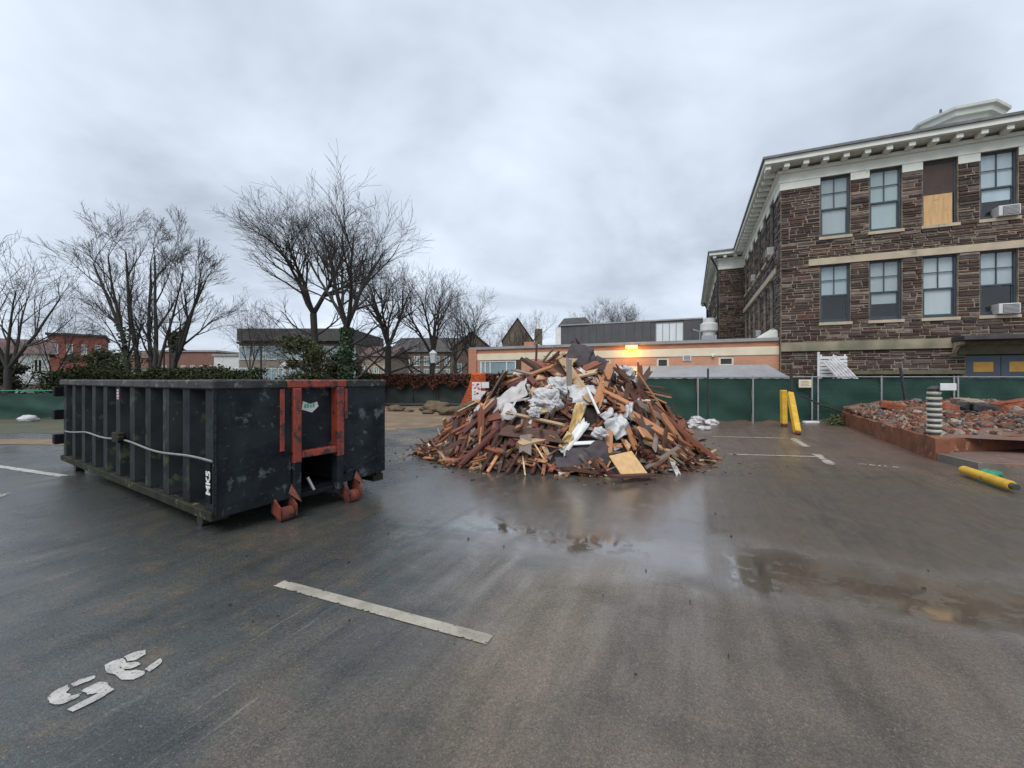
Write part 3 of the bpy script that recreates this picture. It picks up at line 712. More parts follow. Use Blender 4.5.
    # windows
    def window(mp, w, style, blind=True, detailed=True):
        a0, a1, z0, z1 = w[:4]
        fd = -.16; F_ = .075; zm = z0+(z1-z0)*.47
        def bx(m, x0, x1, d0, d1, za, zb):
            p = [mp(x, d, z) for z in (za, zb) for d in (d0, d1) for x in (x0, x1)]
            m.add(p, ((0, 2, 3, 1), (4, 5, 7, 6), (0, 1, 5, 4), (2, 6, 7, 3), (0, 4, 6, 2), (1, 3, 7, 5)))
        m = MB()
        bx(m, a0+.003, a0+F_, fd-.09, fd+.05, z0, z1); bx(m, a1-F_, a1-.003, fd-.09, fd+.05, z0, z1)
        bx(m, a0+F_, a1-F_, fd-.088, fd+.048, z1-F_, z1-.002); bx(m, a0+F_, a1-F_, fd-.088, fd+.048, z0+.002, z0+F_)
        wo = m.build('window', 'frame', t)
        sl = MB(); bx(sl, a0-.06, a1+.06, -.1, .085, z0-.13, z0-.002); sl.build('sill', 'lime', wo)
        if not detailed:
            g = MB(); bx(g, a0+F_, a1-F_, fd-.02, fd-.01, z0+F_, z1-F_); g.build('pane', 'glass', wo)
            r_ = MB(); bx(r_, a0+F_, a1-F_, fd-.020, fd+.02, zm-.03, zm+.03); r_.build('meeting_rail', 'frame', wo)
        elif style == 'board':
            p = MB(); bx(p, a0+F_, a1-F_-.05, fd-.02, fd+.055, z0+F_*.6, z0+(z1-z0)*.48); p.build('plywood_board', 'ply', wo)
            p = MB(); bx(p, a0+F_, a1-F_, fd-.02, fd+.03, z0+(z1-z0)*.48+.002, z1-F_); p.build('brown_board', 'brownboard', wo)
        else:
            mr = MB(); bx(mr, a0+F_, a1-F_, fd-.05, fd+.032, zm-.035, zm+.035); mr.build('meeting_rail', 'frame', wo)
            xc = (a0+a1)/2; zc = (zm+z1)/2
            mu = MB(); bx(mu, xc-.016, xc+.016, fd-.03, fd+.016, zm+.035, z1-F_)
            bx(mu, a0+F_, xc-.016, fd-.028, fd+.014, zc-.014, zc+.014); bx(mu, xc+.016, a1-F_, fd-.028, fd+.014, zc-.014, zc+.014)
            mu.build('muntin', 'frame', wo)
            for (x0, x1) in ((a0+F_, xc-.016), (xc+.016, a1-F_)):
                for (za, zb) in ((zm+.035, zc-.014), (zc+.014, z1-F_)):
                    g = MB(); g.quad(*[mp(x, fd-.012, z) for x, z in ((x0, za), (x1, za), (x1, zb), (x0, zb))]); g.build('pane', 'glass', wo)
            ls = MB(); q = .05
            ztop = zm-.035
            bx(ls, a0+F_, a0+F_+q, fd-.045, fd-.002, z0+F_, ztop); bx(ls, a1-F_-q, a1-F_, fd-.045, fd-.002, z0+F_, ztop); bx(ls, a0+F_+q, a1-F_-q, fd-.043, fd-.004, z0+F_, z0+F_+.09)
            ls.build('lower_sash', 'frame', wo)
            g = MB(); g.quad(*[mp(x, fd-.03, z) for x, z in ((a0+F_+q, z0+F_+.09), (a1-F_-q, z0+F_+.09), (a1-F_-q, ztop), (a0+F_+q, ztop))]); g.build('pane', 'glass', wo)
            b0 = {'full': z0+F_, 'half': zm, 'low': z0+.45*(z1-z0)*.5, 'gap': z0+.28*(z1-z0)}.get(style, z0)
            if blind:
                bb = MB(); N = 8
                for i in range(N):
                    xa = a0+F_+(a1-a0-2*F_)*i/N; xb = a0+F_+(a1-a0-2*F_)*(i+1)/N; dd = lambda i_: fd-.055-.008*(i_ % 2)
                    bb.quad(mp(xa, dd(i), b0), mp(xb, dd(i+1), b0), mp(xb, dd(i+1), z1-F_), mp(xa, dd(i), z1-F_))
                bo = bb.build('blind', 'blind', wo); kk = R.uniform(.62, 1.0); bo.color = (kk*R.uniform(.93, 1), kk, kk*R.uniform(.97, 1.05), 1)
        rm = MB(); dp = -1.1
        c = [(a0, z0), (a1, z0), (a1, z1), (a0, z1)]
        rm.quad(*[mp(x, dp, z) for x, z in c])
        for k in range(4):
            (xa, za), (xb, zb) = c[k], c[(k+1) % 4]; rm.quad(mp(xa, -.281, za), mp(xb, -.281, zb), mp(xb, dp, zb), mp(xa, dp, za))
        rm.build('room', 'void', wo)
        return wo
    styl = {('up', 0): 'full', ('up', 1): 'full', ('up', 2): 'board', ('up', 3): 'gap', ('low', 0): 'half', ('low', 1): 'gap', ('low', 2): 'full', ('low', 3): 'half'}
    for w in wins: window(fr, w, styl.get((w[4], w[5]), 'full'))
    for w in swins: window(sd_, w, 'full' if w[5] % 2 else 'half')
    for w in wwins: window(wg, w, 'full', detailed=False)
    # capital blocks between the upper window heads, frieze, cornice
    def runs(a0, a1, ws):
        x = a0; out = []
        for w in sorted(q for q in ws if q[4] == 'up'):
            if w[0] > x: out.append((x, w[0]))
            x = w[1]
        if a1 > x: out.append((x, a1))
        return out
    for (a, b) in runs(-.045, XR, wins): MB().box(a, b, -.045, -.001, 10.60, 10.94).build('head_block', 'trim', t)
    for (a, b) in runs(.0, Y1-.05, swins): MB().box(-.045, -.001, a, b, 10.602, 10.938).build('head_block', 'trim', t)
    for (a, b) in runs(Y1+.0, Y2, wwins): MB().box(XW-.045, XW-.001, a, b, 10.602, 10.938).build('head_block', 'trim', t)
    MB().box(XW-.045, -.05, Y1-.045, Y1-.001, 10.60, 10.94).build('head_block', 'trim', t)
    def band(o, za, zb, name, mat, inner=.3):
        """band stepped o outside the walls, mitred round the plan"""
        pl = [(XR+o, -o), (-o, -o), (-o, Y1-o), (XW-o, Y1-o), (XW-o, Y2)]
        pi = [(XR+o, inner), (inner, inner), (inner, Y1+inner), (XW+inner, Y1+inner), (XW+inner, Y2)]
        m = MB()
        for i in range(4):
            a, b, c, d = pl[i], pl[i+1], pi[i+1], pi[i]
            m.add([(p[0], p[1], z) for z in (za, zb) for p in (a, b, c, d)], ((0, 3, 2, 1), (4, 5, 6, 7), (0, 1, 5, 4), (3, 7, 6, 2)))
        return m.build(name, mat, t)
    band(.07, 10.942, 11.02, 'frieze_moulding', 'trim')
    band(.035, 11.021, 11.36, 'frieze', 'trim')
    band(.16, 11.361, 11.50, 'bed_moulding', 'trim')
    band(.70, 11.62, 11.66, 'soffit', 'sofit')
    band(.76, 11.661, 11.88, 'fascia', 'trim')
    band(.85, 11.881, 11.985, 'gutter', 'slate')
    n = int((XR+.6)/.74)
    def bracket(x0, x1, y0, y1): MB().bbox(x0, x1, y0, y1, 11.44, 11.618, .01).build('bracket', 'trim', t)
    for i in range(n+1):
        a = -.60+.745*i; bracket(a-.11, a+.11, -.64, -.165)
    for i in range(19):
        a = .30+.745*i
        if a < Y1-1.3: bracket(-.64, -.165, a-.11, a+.11)
    for i in range(3): a = XW-.35+.75*i; bracket(a-.11, a+.11, Y1-.64, Y1-.165)
    for i in range(32): a = Y1+.1+.745*i; bracket(XW-.64, XW-.165, a-.11, a+.11)
    # low hipped roof
    m = MB(); o = .80; zr, zt = 11.986, 13.3
    m.add([(XR+o, -o, zr), (-o, -o, zr), (-o, Y1-o, zr), (XW-o, Y1-o, zr), (XW-o, Y2, zr), (XR+o, Y2, zr), (5, 5.2, zt), (XR+o, 5.2, zt), (5, Y2, zt), (XR+o, Y2, zt), (5, Y1+3, zt)],
          ((0, 1, 6, 7), (1, 2, 10, 6), (2, 3, 10), (3, 4, 8, 10), (6, 10, 8, 9, 7)))
    rf = m.build('roof', 'slate', t)
    # cupola: octagonal drum, moulded white cornice, low grey roof
    cx, cy, zc = 9.35, 7.2, 15.05
    def octo(r, z): return [(cx+r*math.cos(math.pi/8+k*math.pi/4), cy+r*math.sin(math.pi/8+k*math.pi/4), z) for k in range(8)]
    def frus(rings, name, mat):
        m = MB(); vs = [p for r, z in rings for p in octo(r, z)]; fs = [tuple(range(8))]
        for i in range(len(rings)-1):
            for k in range(8): fs.append((i*8+k, i*8+(k+1) % 8, (i+1)*8+(k+1) % 8, (i+1)*8+k))
        fs.append(tuple((len(rings)-1)*8+k for k in range(8))); m.add(vs, fs); m.build(name, mat, rf)
    frus([(1.5, 12.5), (1.5, zc-.02)], 'cupola_drum', 'trim')
    frus([(1.55, zc-.018), (1.6, zc+.15), (1.8, zc+.2), (1.85, zc+.42), (2.0, zc+.48), (2.03, zc+.60)], 'cupola_cornice', 'trim')
    frus([(2.0, zc+.605), (1.3, zc+.80), (.2, zc+.9)], 'cupola_roof', 'slate')
    m = MB(); m.tube([(cx-1.0, cy-1.0, zc+.5), (cx-1.0, cy-1.0, zc+1.0)], [.08, .05], 8); m.build('finial', 'bluegrey', rf)
    # downpipes at the wing corner
    m = MB(); m.tube([(XW-.6, Y1-.5, 11.5), (XW-.25, Y1-.2, 10.9), (XW-.12, Y1-.12, 10.6), (XW-.12, Y1-.12, 3.6)], .07, 8); m.build('downpipe', 'black', t)
    m = MB(); m.tube([(XW-.6, Y2-4, 11.5), (XW-.2, Y2-4, 10.7), (XW-.14, Y2-4, 4.0)], .09, 8); m.build('downpipe', 'black', t)
    # entrance: canopy, bracket, lintel, pair of doors
    MB().bbox(6.05, XR, -1.05, -.01, 3.20, 3.38, .015).build('entrance_canopy', 'darkroof', t)
    MB().box(6.30, XR, -.10, -.001, 2.66, 3.04).build('door_lintel', 'mossstone', t)
    m = MB(); m.prism([(-.02, 2.72), (-.02, 3.18), (-.62, 3.18), (-.62, 3.06), (-.26, 2.98)], 6.12, 6.26, M=Matrix(((0, 0, 1, 0), (1, 0, 0, 0), (0, 1, 0, 0), (0, 0, 0, 1)))); m.build('canopy_bracket', 'lime', t)
    for i in range(2):
        a = 6.60+i*1.08; d = MB()
        dx0, dx1, dz0, dz1 = a+.24, a+.86, 1.95, 2.36
        for (x0, x1, z0_, z1_) in ((a, dx0, .05, 2.62), (dx1, a+1.06, .05, 2.62), (dx0, dx1, .05, dz0), (dx0, dx1, dz1, 2.62)): d.box(x0, x1, .10, .15, z0_, z1_)
        do = d.build('door', 'doorp', t)
        MB().box(dx0, dx1, .115, .13, dz0, dz1).build('door_pane', 'amber', do)
    MB().box(6.552, 8.748, .16, .2, .0, 2.655).build('door_backing', 'void', t)
    m = MB(); m.box(1.9, 6.4, -.30, -.05, 1.86, 2.02); m.build('mossy_ledge', 'mossstone', t)
    # air conditioners in two windows
    for (z, lab) in ((8.19, 'white window air conditioner in the upper floor window at the right edge'), (4.26, 'white window air conditioner in the lower floor window at the right edge')):
        a = 1.55+1.815*3+.47; p = bl2w(a, -.02, z)
        ac = thing('air_conditioner', lab, 'air conditioner', p, BA, 'air conditioners in the school windows')
        MB().bbox(-.02, .62, -.22, .30, .01, .42, .012).build('casing', 'acm', ac)
        MB().box(.10, .575, -.235, -.222, .05, .38).build('grille', 'acg', ac)
        m = MB()
        for k in range(6): m.box(.105, .57, -.247, -.236, .07+.05*k, .085+.05*k)
        m.build('louvre', 'acm', ac)
    for (y, z, lab) in ((2.1, 8.19, 'small white air conditioner in the near upper side-wall window'), (8.4, 8.19, 'small white air conditioner in a farther upper side-wall window'), (6.2, 4.26, 'white air conditioner in a lower side-wall window')):
        p = bl2w(.08, y+.4, z); ac = thing('air_conditioner', lab, 'air conditioner', p, BA, 'air conditioners in the school windows')
        MB().bbox(-.32, .12, -.28, .28, .01, .40, .012).build('casing', 'acm', ac); MB().box(-.335, -.322, -.24, .24, .05, .36).build('grille', 'acg', ac)
school()

# ------------------------------------------------------------------ low orange brick wing
def pos_on(u, y0):
    """local x on the plane y=y0 of the school frame seen at pixel column u"""
    tt = (u-512)/F; o = bl2w(0, y0); return (o.y*tt-o.x)/(cB-sB*tt)
def low_wing():
    y0 = .32; xl = pos_on(471, y0); xr = -.02
    t = thing('brick_wing', 'low orange brick wing with cream band joined to the stone school', 'building', B0, BA)
    fr = lambda a, d, z: (a, y0-d, z)
    def zz(v, u): x = pos_on(u, y0); return Zv(v, bl2w(x, y0).y)
    wl_ = [(pos_on(480, y0), pos_on(516, y0), zz(376, 495), 2.80)]
    ws = []
    for (u0, u1, va, vb) in ((656.5, 669, 356, 368), (718.5, 734, 353, 366), (603, 611, 358, 368)):
        ws.append((pos_on(u0, y0), pos_on(u1, y0), zz(vb, (u0+u1)/2), min(2.78, zz(va, (u0+u1)/2))))
    facade('front_wall', fr, xl, xr, 0, 2.83, wl_+ws, 'lbrick', t, .15)
    MB().box(xl-.03, xr-.002, y0-.03, y0+.2, 2.832, 3.24).build('cream_band', 'cream', t)
    MB().box(xl-.001, xr-.001, y0+.002, y0+.22, 3.242, 3.50).build('brick_band', 'obrick', t)
    MB().box(xl-.08, xr+.0, y0-.10, y0+.25, 3.502, 3.66).build('coping', 'coping', t)
    MB().box(xl, xr, y0+.26, 15.5, 3.45, 3.58).build('roof', 'coping', t)
    MB().box(xl-.0, xl+.2, y0+.20, 15.5, 0, 3.44).build('end_wall', 'obrick', t)
    MB().box(xl-.12, xl+.45, y0-.12, y0-.032, 0, 3.56).build('corner_pier', 'obrick', t)
    # windows
    for i, w in enumerate(wl_+ws):
        m = MB(); f = .10 if i else .09; y = y0+.03
        m.box(w[0]+.002, w[0]+f, y, y+.08, w[2]+.002, w[3]-.002); m.box(w[1]-f, w[1]-.002, y, y+.08, w[2]+.002, w[3]-.002); m.box(w[0]+f, w[1]-f, y+.001, y+.079, w[3]-f, w[3]-.002); m.box(w[0]+f, w[1]-f, y+.001, y+.079, w[2]+.002, w[2]+f)
        if i == 0:
            for fx in (.14, .28, .74): xx = w[0]+(w[1]-w[0])*fx; m.box(xx-.03, xx+.03, y+.002, y+.078, w[2]+f, w[3]-f)
        wo = m.build('window', 'cream' if i else 'trim', t)
        MB().box(w[0]+.01, w[1]-.01, y+.04, y+.045, w[2]+.01, w[3]-.01).build('pane', 'farglass' if i == 0 else 'darkglass', wo)
        if i: MB().box(w[0]+.0, w[1]-.0, y+.3, y+.32, w[2]+.0, w[3]-.0).build('room', 'void', wo)
    MB().box(wl_[0][1]+.002, wl_[0][1]+.35, y0-.02, y0+.1, wl_[0][2], 2.82).build('dark_panel', 'brownboard', t)
    # vent, small light, lit lamp
    x = pos_on(687, y0); z = zz(358, 687); m = MB(); m.box(x-.2, x+.2, y0-.04, y0-.002, z-.16, z+.16); v = m.build('wall_vent', 'white', t)
    m = MB()
    for k in range(4): m.box(x-.16, x+.16, y0-.055, y0-.041, z-.12+k*.07, z-.09+k*.07)
    m.build('vent_slat', 'acg', v)
    x = pos_on(713, y0); z = zz(355.5, 713); m = MB(); m.tube([(x, y0-.01, z), (x, y0-.16, z-.02)], [.09, .06], 10); m.build('unlit_lamp', 'white', t)
    x = pos_on(632, y0); z = zz(347.5, 632); 
    lm = thing('wall_lamp', 'lit yellow floodlight high on the orange brick wing', 'lamp', bl2w(x, y0-.05, z), BA)
    MB().bbox(-.34, .34, -.22, .02, .07, .13, .01).build('housing', 'coping', lm)
    MB().bbox(-.30, .30, -.20, -.02, -.06, .068, .02).build('lens', 'lampglow', lm)
    L = bpy.data.lights.new('lamp_light', 'POINT'); L.energy = 30; L.color = (1, .45, .02); L.shadow_soft_size = .2
    lo = bpy.data.objects.new('lamp_light', L); COL.objects.link(lo); lo.parent = lm; lo.location = (0, -.42, -.12)
    # brick stub chimney and white slope on the left roof
    x = pos_on(529, 3); MB().box(x-.35, x+.35, 3, 3.7, 3.582, 4.15).build('roof_pier', 'obrick', t)
    x = pos_on(541, 4); m = MB(); m.add([(x-.8, 4, 3.585), (x+1.0, 4, 3.585), (x-.8, 4, 4.2), (x-.8, 5.5, 3.585), (x+1.0, 5.5, 3.585), (x-.8, 5.5, 4.2)], ((0, 1, 2), (5, 4, 3), (0, 3, 4, 1), (1, 4, 5, 2), (2, 5, 3, 0))); m.build('roof_upstand', 'white', t)
    # flashing wedge against the stone wall
    m = MB(); m.add([(-1.1, 1.2, 3.60), (-.03, .6, 3.60), (-.03, .6, 4.05), (-.03, 2.4, 3.60), (-.03, 2.4, 4.3)], ((0, 1, 2), (0, 2, 4), (0, 4, 3))); m.build('flashing', 'trim', t)
    # grey metal clad upper storey with window strip and dark gabled end
    p = thing('metal_clad_storey', 'dark grey metal panelled storey rising behind the brick wing', 'building', bl2w(0, 12, 3.58), BA)
    xa, xb = pos_on(561, 12), pos_on(703, 12); zt = 6.35-3.58
    ua, ub = pos_on(656, 12), pos_on(683, 12)
    xs = [xa]; 
    while xs[-1] < xb-.2: xs.append(min(xb, xs[-1]+.62))
    MB().box(xa+.02, xb, .06, 2.4, 0, zt-.06).build('core_wall', 'panel', p)
    for i in range(len(xs)-1):
        a, b = xs[i]+.008, xs[i+1]-.008
        if b > ua and a < ub: continue
        MB().box(a, b, 0, .058, .02, zt-.08).build('panel', 'panel', p)
    MB().box(xa-.08, xb, -.05, 2.5, zt-.079, zt+.03).build('parapet', 'coping', p)
    wn_ = MB(); wn_.box(ua, ub, .01, .055, .35, .42); wn_.box(ua, ub, .01, .055, zt-.3, zt-.24)
    for k in range(5): x = ua+(ub-ua)*k/4; wn_.box(x-.03, x+.03, .012, .053, .42, zt-.3)
    w0 = wn_.build('window', 'coping', p)
    for k in range(4): x = ua+(ub-ua)*k/4; MB().box(x+.03, ua+(ub-ua)*(k+1)/4-.03, .03, .04, .42, zt-.3).build('pane', 'blind', w0)
    g0, g1 = pos_on(558, 12), pos_on(588, 12)
    m = MB(); m.add([(g0, -.1, zt-.1), (g1, -.1, zt-.1), (g1-.5, 1.2, zt+.75), (g0+.2, 1.2, zt+.75), (g0, 2.5, zt-.1), (g1, 2.5, zt-.1)], ((0, 1, 2, 3), (4, 3, 2, 5), (0, 3, 4), (1, 5, 2))); m.build('gable_roof', 'darkroof', p)
    MB().box(xa-.5, xa-.01, -.02, 2.3, 0, zt-.11).build('white_end', 'white', p)
    # rooftop vent
    xv = pos_on(709, 5); v = thing('rooftop_vent', 'pale grey rooftop exhaust unit with round stack beside the stone wall', 'vent', bl2w(xv, 5, 3.58), BA)
    MB().bbox(-.42, .42, -.4, .4, 0, .72, .02).build('base_box', 'canopy', v)
    m = MB(); m.tube([(0, 0, .72), (0, 0, .95)], .36, 18); m.tube([(0, 0, .95), (0, 0, 1.02), (0, 0, 1.42), (0, 0, 1.5)], [.38, .5, .5, .40], 18); m.tube([(0, 0, 1.5), (0, 0, 1.78)], .33, 18); m.build('stack', 'acm', v)
    # pipe rail on roof
    m = MB(); m.tube([(xv-.5, 5.2, 3.58), (xv-.5, 5.2, 4.6), (xv-.9, 5.2, 4.75)], .04, 6); m.build('roof_pipe', 'steel', t)
    # white sloped metal canopy in front of the wing, standing on posts behind the fence
    c = thing('metal_canopy', 'pale corrugated metal lean-to roof behind the green fence', 'canopy', bl2w(0, 0, 0), BA)
    ca, cb_ = pos_on(600, -1.6), pos_on(788, -2.0)
    y_a, y_b, za, zb = -2.3, -.5, 1.74, 2.32
    m = MB(); N = 56
    for i in range(N):
        x0 = ca+(cb_-ca)*i/N; x1 = ca+(cb_-ca)*(i+1)/N; k0, k1 = .010*(i % 2), .010*((i+1) % 2)
        s0 = .0 ; e0 = -1.0*(i/N > .999)
        m.quad((x0, y_a, za+k0), (x1, y_a, za+k1), (x1-.55*((i+1)/N), y_b, zb+k1), (x0-.55*(i/N), y_b, zb+k0))
    m.build('roof_sheet', 'canopy', c)
    MB().box(ca, cb_, y_a-.03, y_a-.004, za-.12, za+.035).build('fascia', 'coping', c)
    for k in range(5): x = ca+(cb_-ca)*k/4*.98+.1; MB().box(x-.04, x+.04, y_a+.05, y_a+.13, 0, za-.02).build('post', 'steel', c)
low_wing()

# ------------------------------------------------------------------ fences
def fence(name, label, pts, h, screen, post='steel', seed=1, droop=.0, sag=.0, base=.06, rail=True, group=None, feet=True):
    t = thing(name, label, 'fence', (pts[0][0], pts[0][1], 0), 0, group); o = Vector((pts[0][0], pts[0][1], 0)); rr = random.Random(seed)
    for i in range(len(pts)-1):
        a, b = Vector((*pts[i], 0))-o, Vector((*pts[i+1], 0))-o; d = b-a; L = d.length; d.normalize(); nn = Vector((d.y, -d.x, 0))
        if nn.y > 0: nn = -nn
        m = MB(); NX, NZ = max(6, int(L/.15)), 10; ph = rr.uniform(0, 6)
        grid = []
        for j in range(NZ+1):
            for k in range(NX+1):
                u = k/NX; w = j/NZ
                off = .03*math.sin(u*9+ph+w*3)+.03*math.sin(u*5+w*8+ph)+.06*mnoise.noise(Vector((u*L*1.6+w*2, w*3-u*L, ph)))+.025*math.sin(u*21+w*7+ph*2)*(1-w*.5)+.02*math.sin(w*11+ph+u*4)
                zt = h-.03-sag*abs(math.sin(u*math.pi*1.0))*.6-.045*abs(math.sin(u*17+ph)); zb = base+.03*math.sin(u*13+ph)
                p = a+d*(L*u)-nn*(.065+off*.65); p.z = zb+(zt-zb)*w; grid.append(p)
        fs = [(j*(NX+1)+k, j*(NX+1)+k+1, (j+1)*(NX+1)+k+1, (j+1)*(NX+1)+k) for j in range(NZ) for k in range(NX)]
        m.add(grid, fs); m.build('screen', screen, t, True)
        if rail:
            r_ = MB(); r_.tube([a+Vector((0, 0, h)), b+Vector((0, 0, h))], .021, 8); r_.build('top_rail', post, t)
    for i, p in enumerate(pts):
        q = Vector((*p, 0))-o; m = MB(); m.tube([q+Vector((0, 0, .0)), q+Vector((0, 0, h+.04))], .03, 8); m.build('post', post, t)
        if feet:
            m = MB(); m.bbox(q.x-.35, q.x+.35, q.y-.12, q.y+.06, .0, .045, .008); m.build('foot', 'trim', t)
    return t
FY = 16.0
us = [560, 598, 637, 698, 753, 812, 818, 881.5, 954, 958, 1030, 1100]
fence('construction_fence', 'long green-screened construction fence in front of the school', [(X(u, FY), FY) for u in us], 1.73, 'green', seed=3, feet=False)
fence('construction_fence', 'low green-screened fence at the left edge before the white house', [(-30, 16.6), (-25, 16.7), (-21.2, 16.9), (-17.6, 17.1), (-14.6, 17.6), (-11.5, 19.0), (-9.5, 22.0)], 1.18, 'green', 'greenplastic', seed=5, sag=.10, feet=False)
fence('construction_fence', 'faded grey-green fence under rust-brown vines, behind the dumpster', [(-9.6, 26.4), (-7.9, 26.3), (-6.2, 26.2), (-4.6, 26.1), (-3.1, 26.0), (-1.4, 25.4), (.6, 24.6)], 1.80, 'greygreen', 'barkr', seed=8, sag=.05, feet=False)
# details on the right fence
def on_fence():
    y = FY-.11
    t = thing('fence_sign', 'small cream notice hung on the green fence by the yellow posts', 'sign', (X(805, y), y, Zv(383.5, y)))
    MB().box(-.24, .24, -.012, 0, -.15, .15).build('board', 'cream', t)
    m = MB()
    for k in range(4): m.box(-.17, .17-.05*(k % 2), -.0145, -.0121, -.09+.055*k, -.075+.055*k)
    m.build('print', 'acg', t)
    y = FY-.5; t = thing('concrete_block', 'white concrete foot block at the base of the green fence', 'block', (X(811, y), y, .0))
    MB().bbox(-.26, .26, -.1, .1, 0.005, .10, .02).build('block', 'white', t)
    y = 15.2; o = MB(); o.tube([(0, 0, 0), (0, 0, Zv(368.5, y))], .035, 8)
    o = o.build('black_post', 'black'); o.location = (X(708, y), y, 0); tag(o, 'thin black steel post standing just before the green fence', 'post')
    y = 15.0; o = MB(); o.tube([(0, 0, .3), (-.18, .1, Zv(368, y))], .045, 8); o = o.build('black_post', 'black'); o.location = (X(908, y), y, 0); tag(o, 'tilted dark post rising from the rubble by the fence', 'post')
    y = 15.6; o = MB(); o.tube([(X(792, y), y, 0), (X(791, y), y, Zv(365, y))], .05, 8); o = o.build('dark_post', 'barkr'); tag(o, 'rusty dark pole at the fence gap behind the yellow posts', 'post')
    o = MB(); o.tube([(X(797, y), y-.2, Zv(395, y)), (X(815, y), y-.25, Zv(404, y)), (X(836, y), y-.3, Zv(411, y))], .03, 6); o = o.build('fallen_branch', 'bark'); tag(o, 'dark bent rod slanting down across the green fence', 'rod')
    # white louvred panel, leaning white sheet and white post by the stone wall
    def W(u, y0, v): x = pos_on(u, y0); p = bl2w(x, y0); return Vector((p.x, p.y, Zv(v, p.y)))
    t = thing('louvre_panel', 'white slatted panel standing against the stone wall behind the fence', 'panel', bl2w(pos_on(833, -.4), -.4), BA)
    xa = pos_on(819, -.4)-pos_on(833, -.4); xb = pos_on(847, -.4)-pos_on(833, -.4)
    for k in range(6): MB().box(xa, xb, -.04, 0, 1.75+.16*k, 1.87+.16*k).build('slat', 'white', t)
    for x in (xa+.05, (xa+xb)/2, xb-.1): MB().box(x, x+.06, .002, .05, 0, 2.75).build('stile', 'white', t)
    a, b = W(825, -.9, 357), W(856, -1.1, 379); 
    m = MB(); d = (b-a); d.normalize(); s = Vector((cB, sB, 0))*0.75
    N = 12; up = Vector((0, 0, .9))
    p0, p1 = W(823, -.8, 363), W(836, -.8, 355); e = (W(857, -1.3, 377)-W(836, -.8, 355))
    for i in range(N):
        f0, f1 = i/N, (i+1)/N; k0, k1 = .03*(i % 2), .03*((i+1) % 2); nn = Vector((sB, -cB, 0))
        A = p0.lerp(p1, f0)+nn*k0; B = p0.lerp(p1, f1)+nn*k1; ee = e*1.5
        A2, B2 = A+ee, B+ee
        m.quad(A, B, B2, A2)
    o = m.build('leaning_sheet', 'plastic'); tag(o, 'pale blue-white corrugated sheet leaning diagonally behind the fence', 'sheet')
    p = W(818.5, -.75, 380); o = MB(); o.tube([(0, 0, 0), (0, 0, Zv(352, p.y))], .05, 8); o = o.build('white_post', 'white'); o.location = (p.x, p.y, 0); tag(o, 'slim white post beside the white slatted panel', 'post')
on_fence()

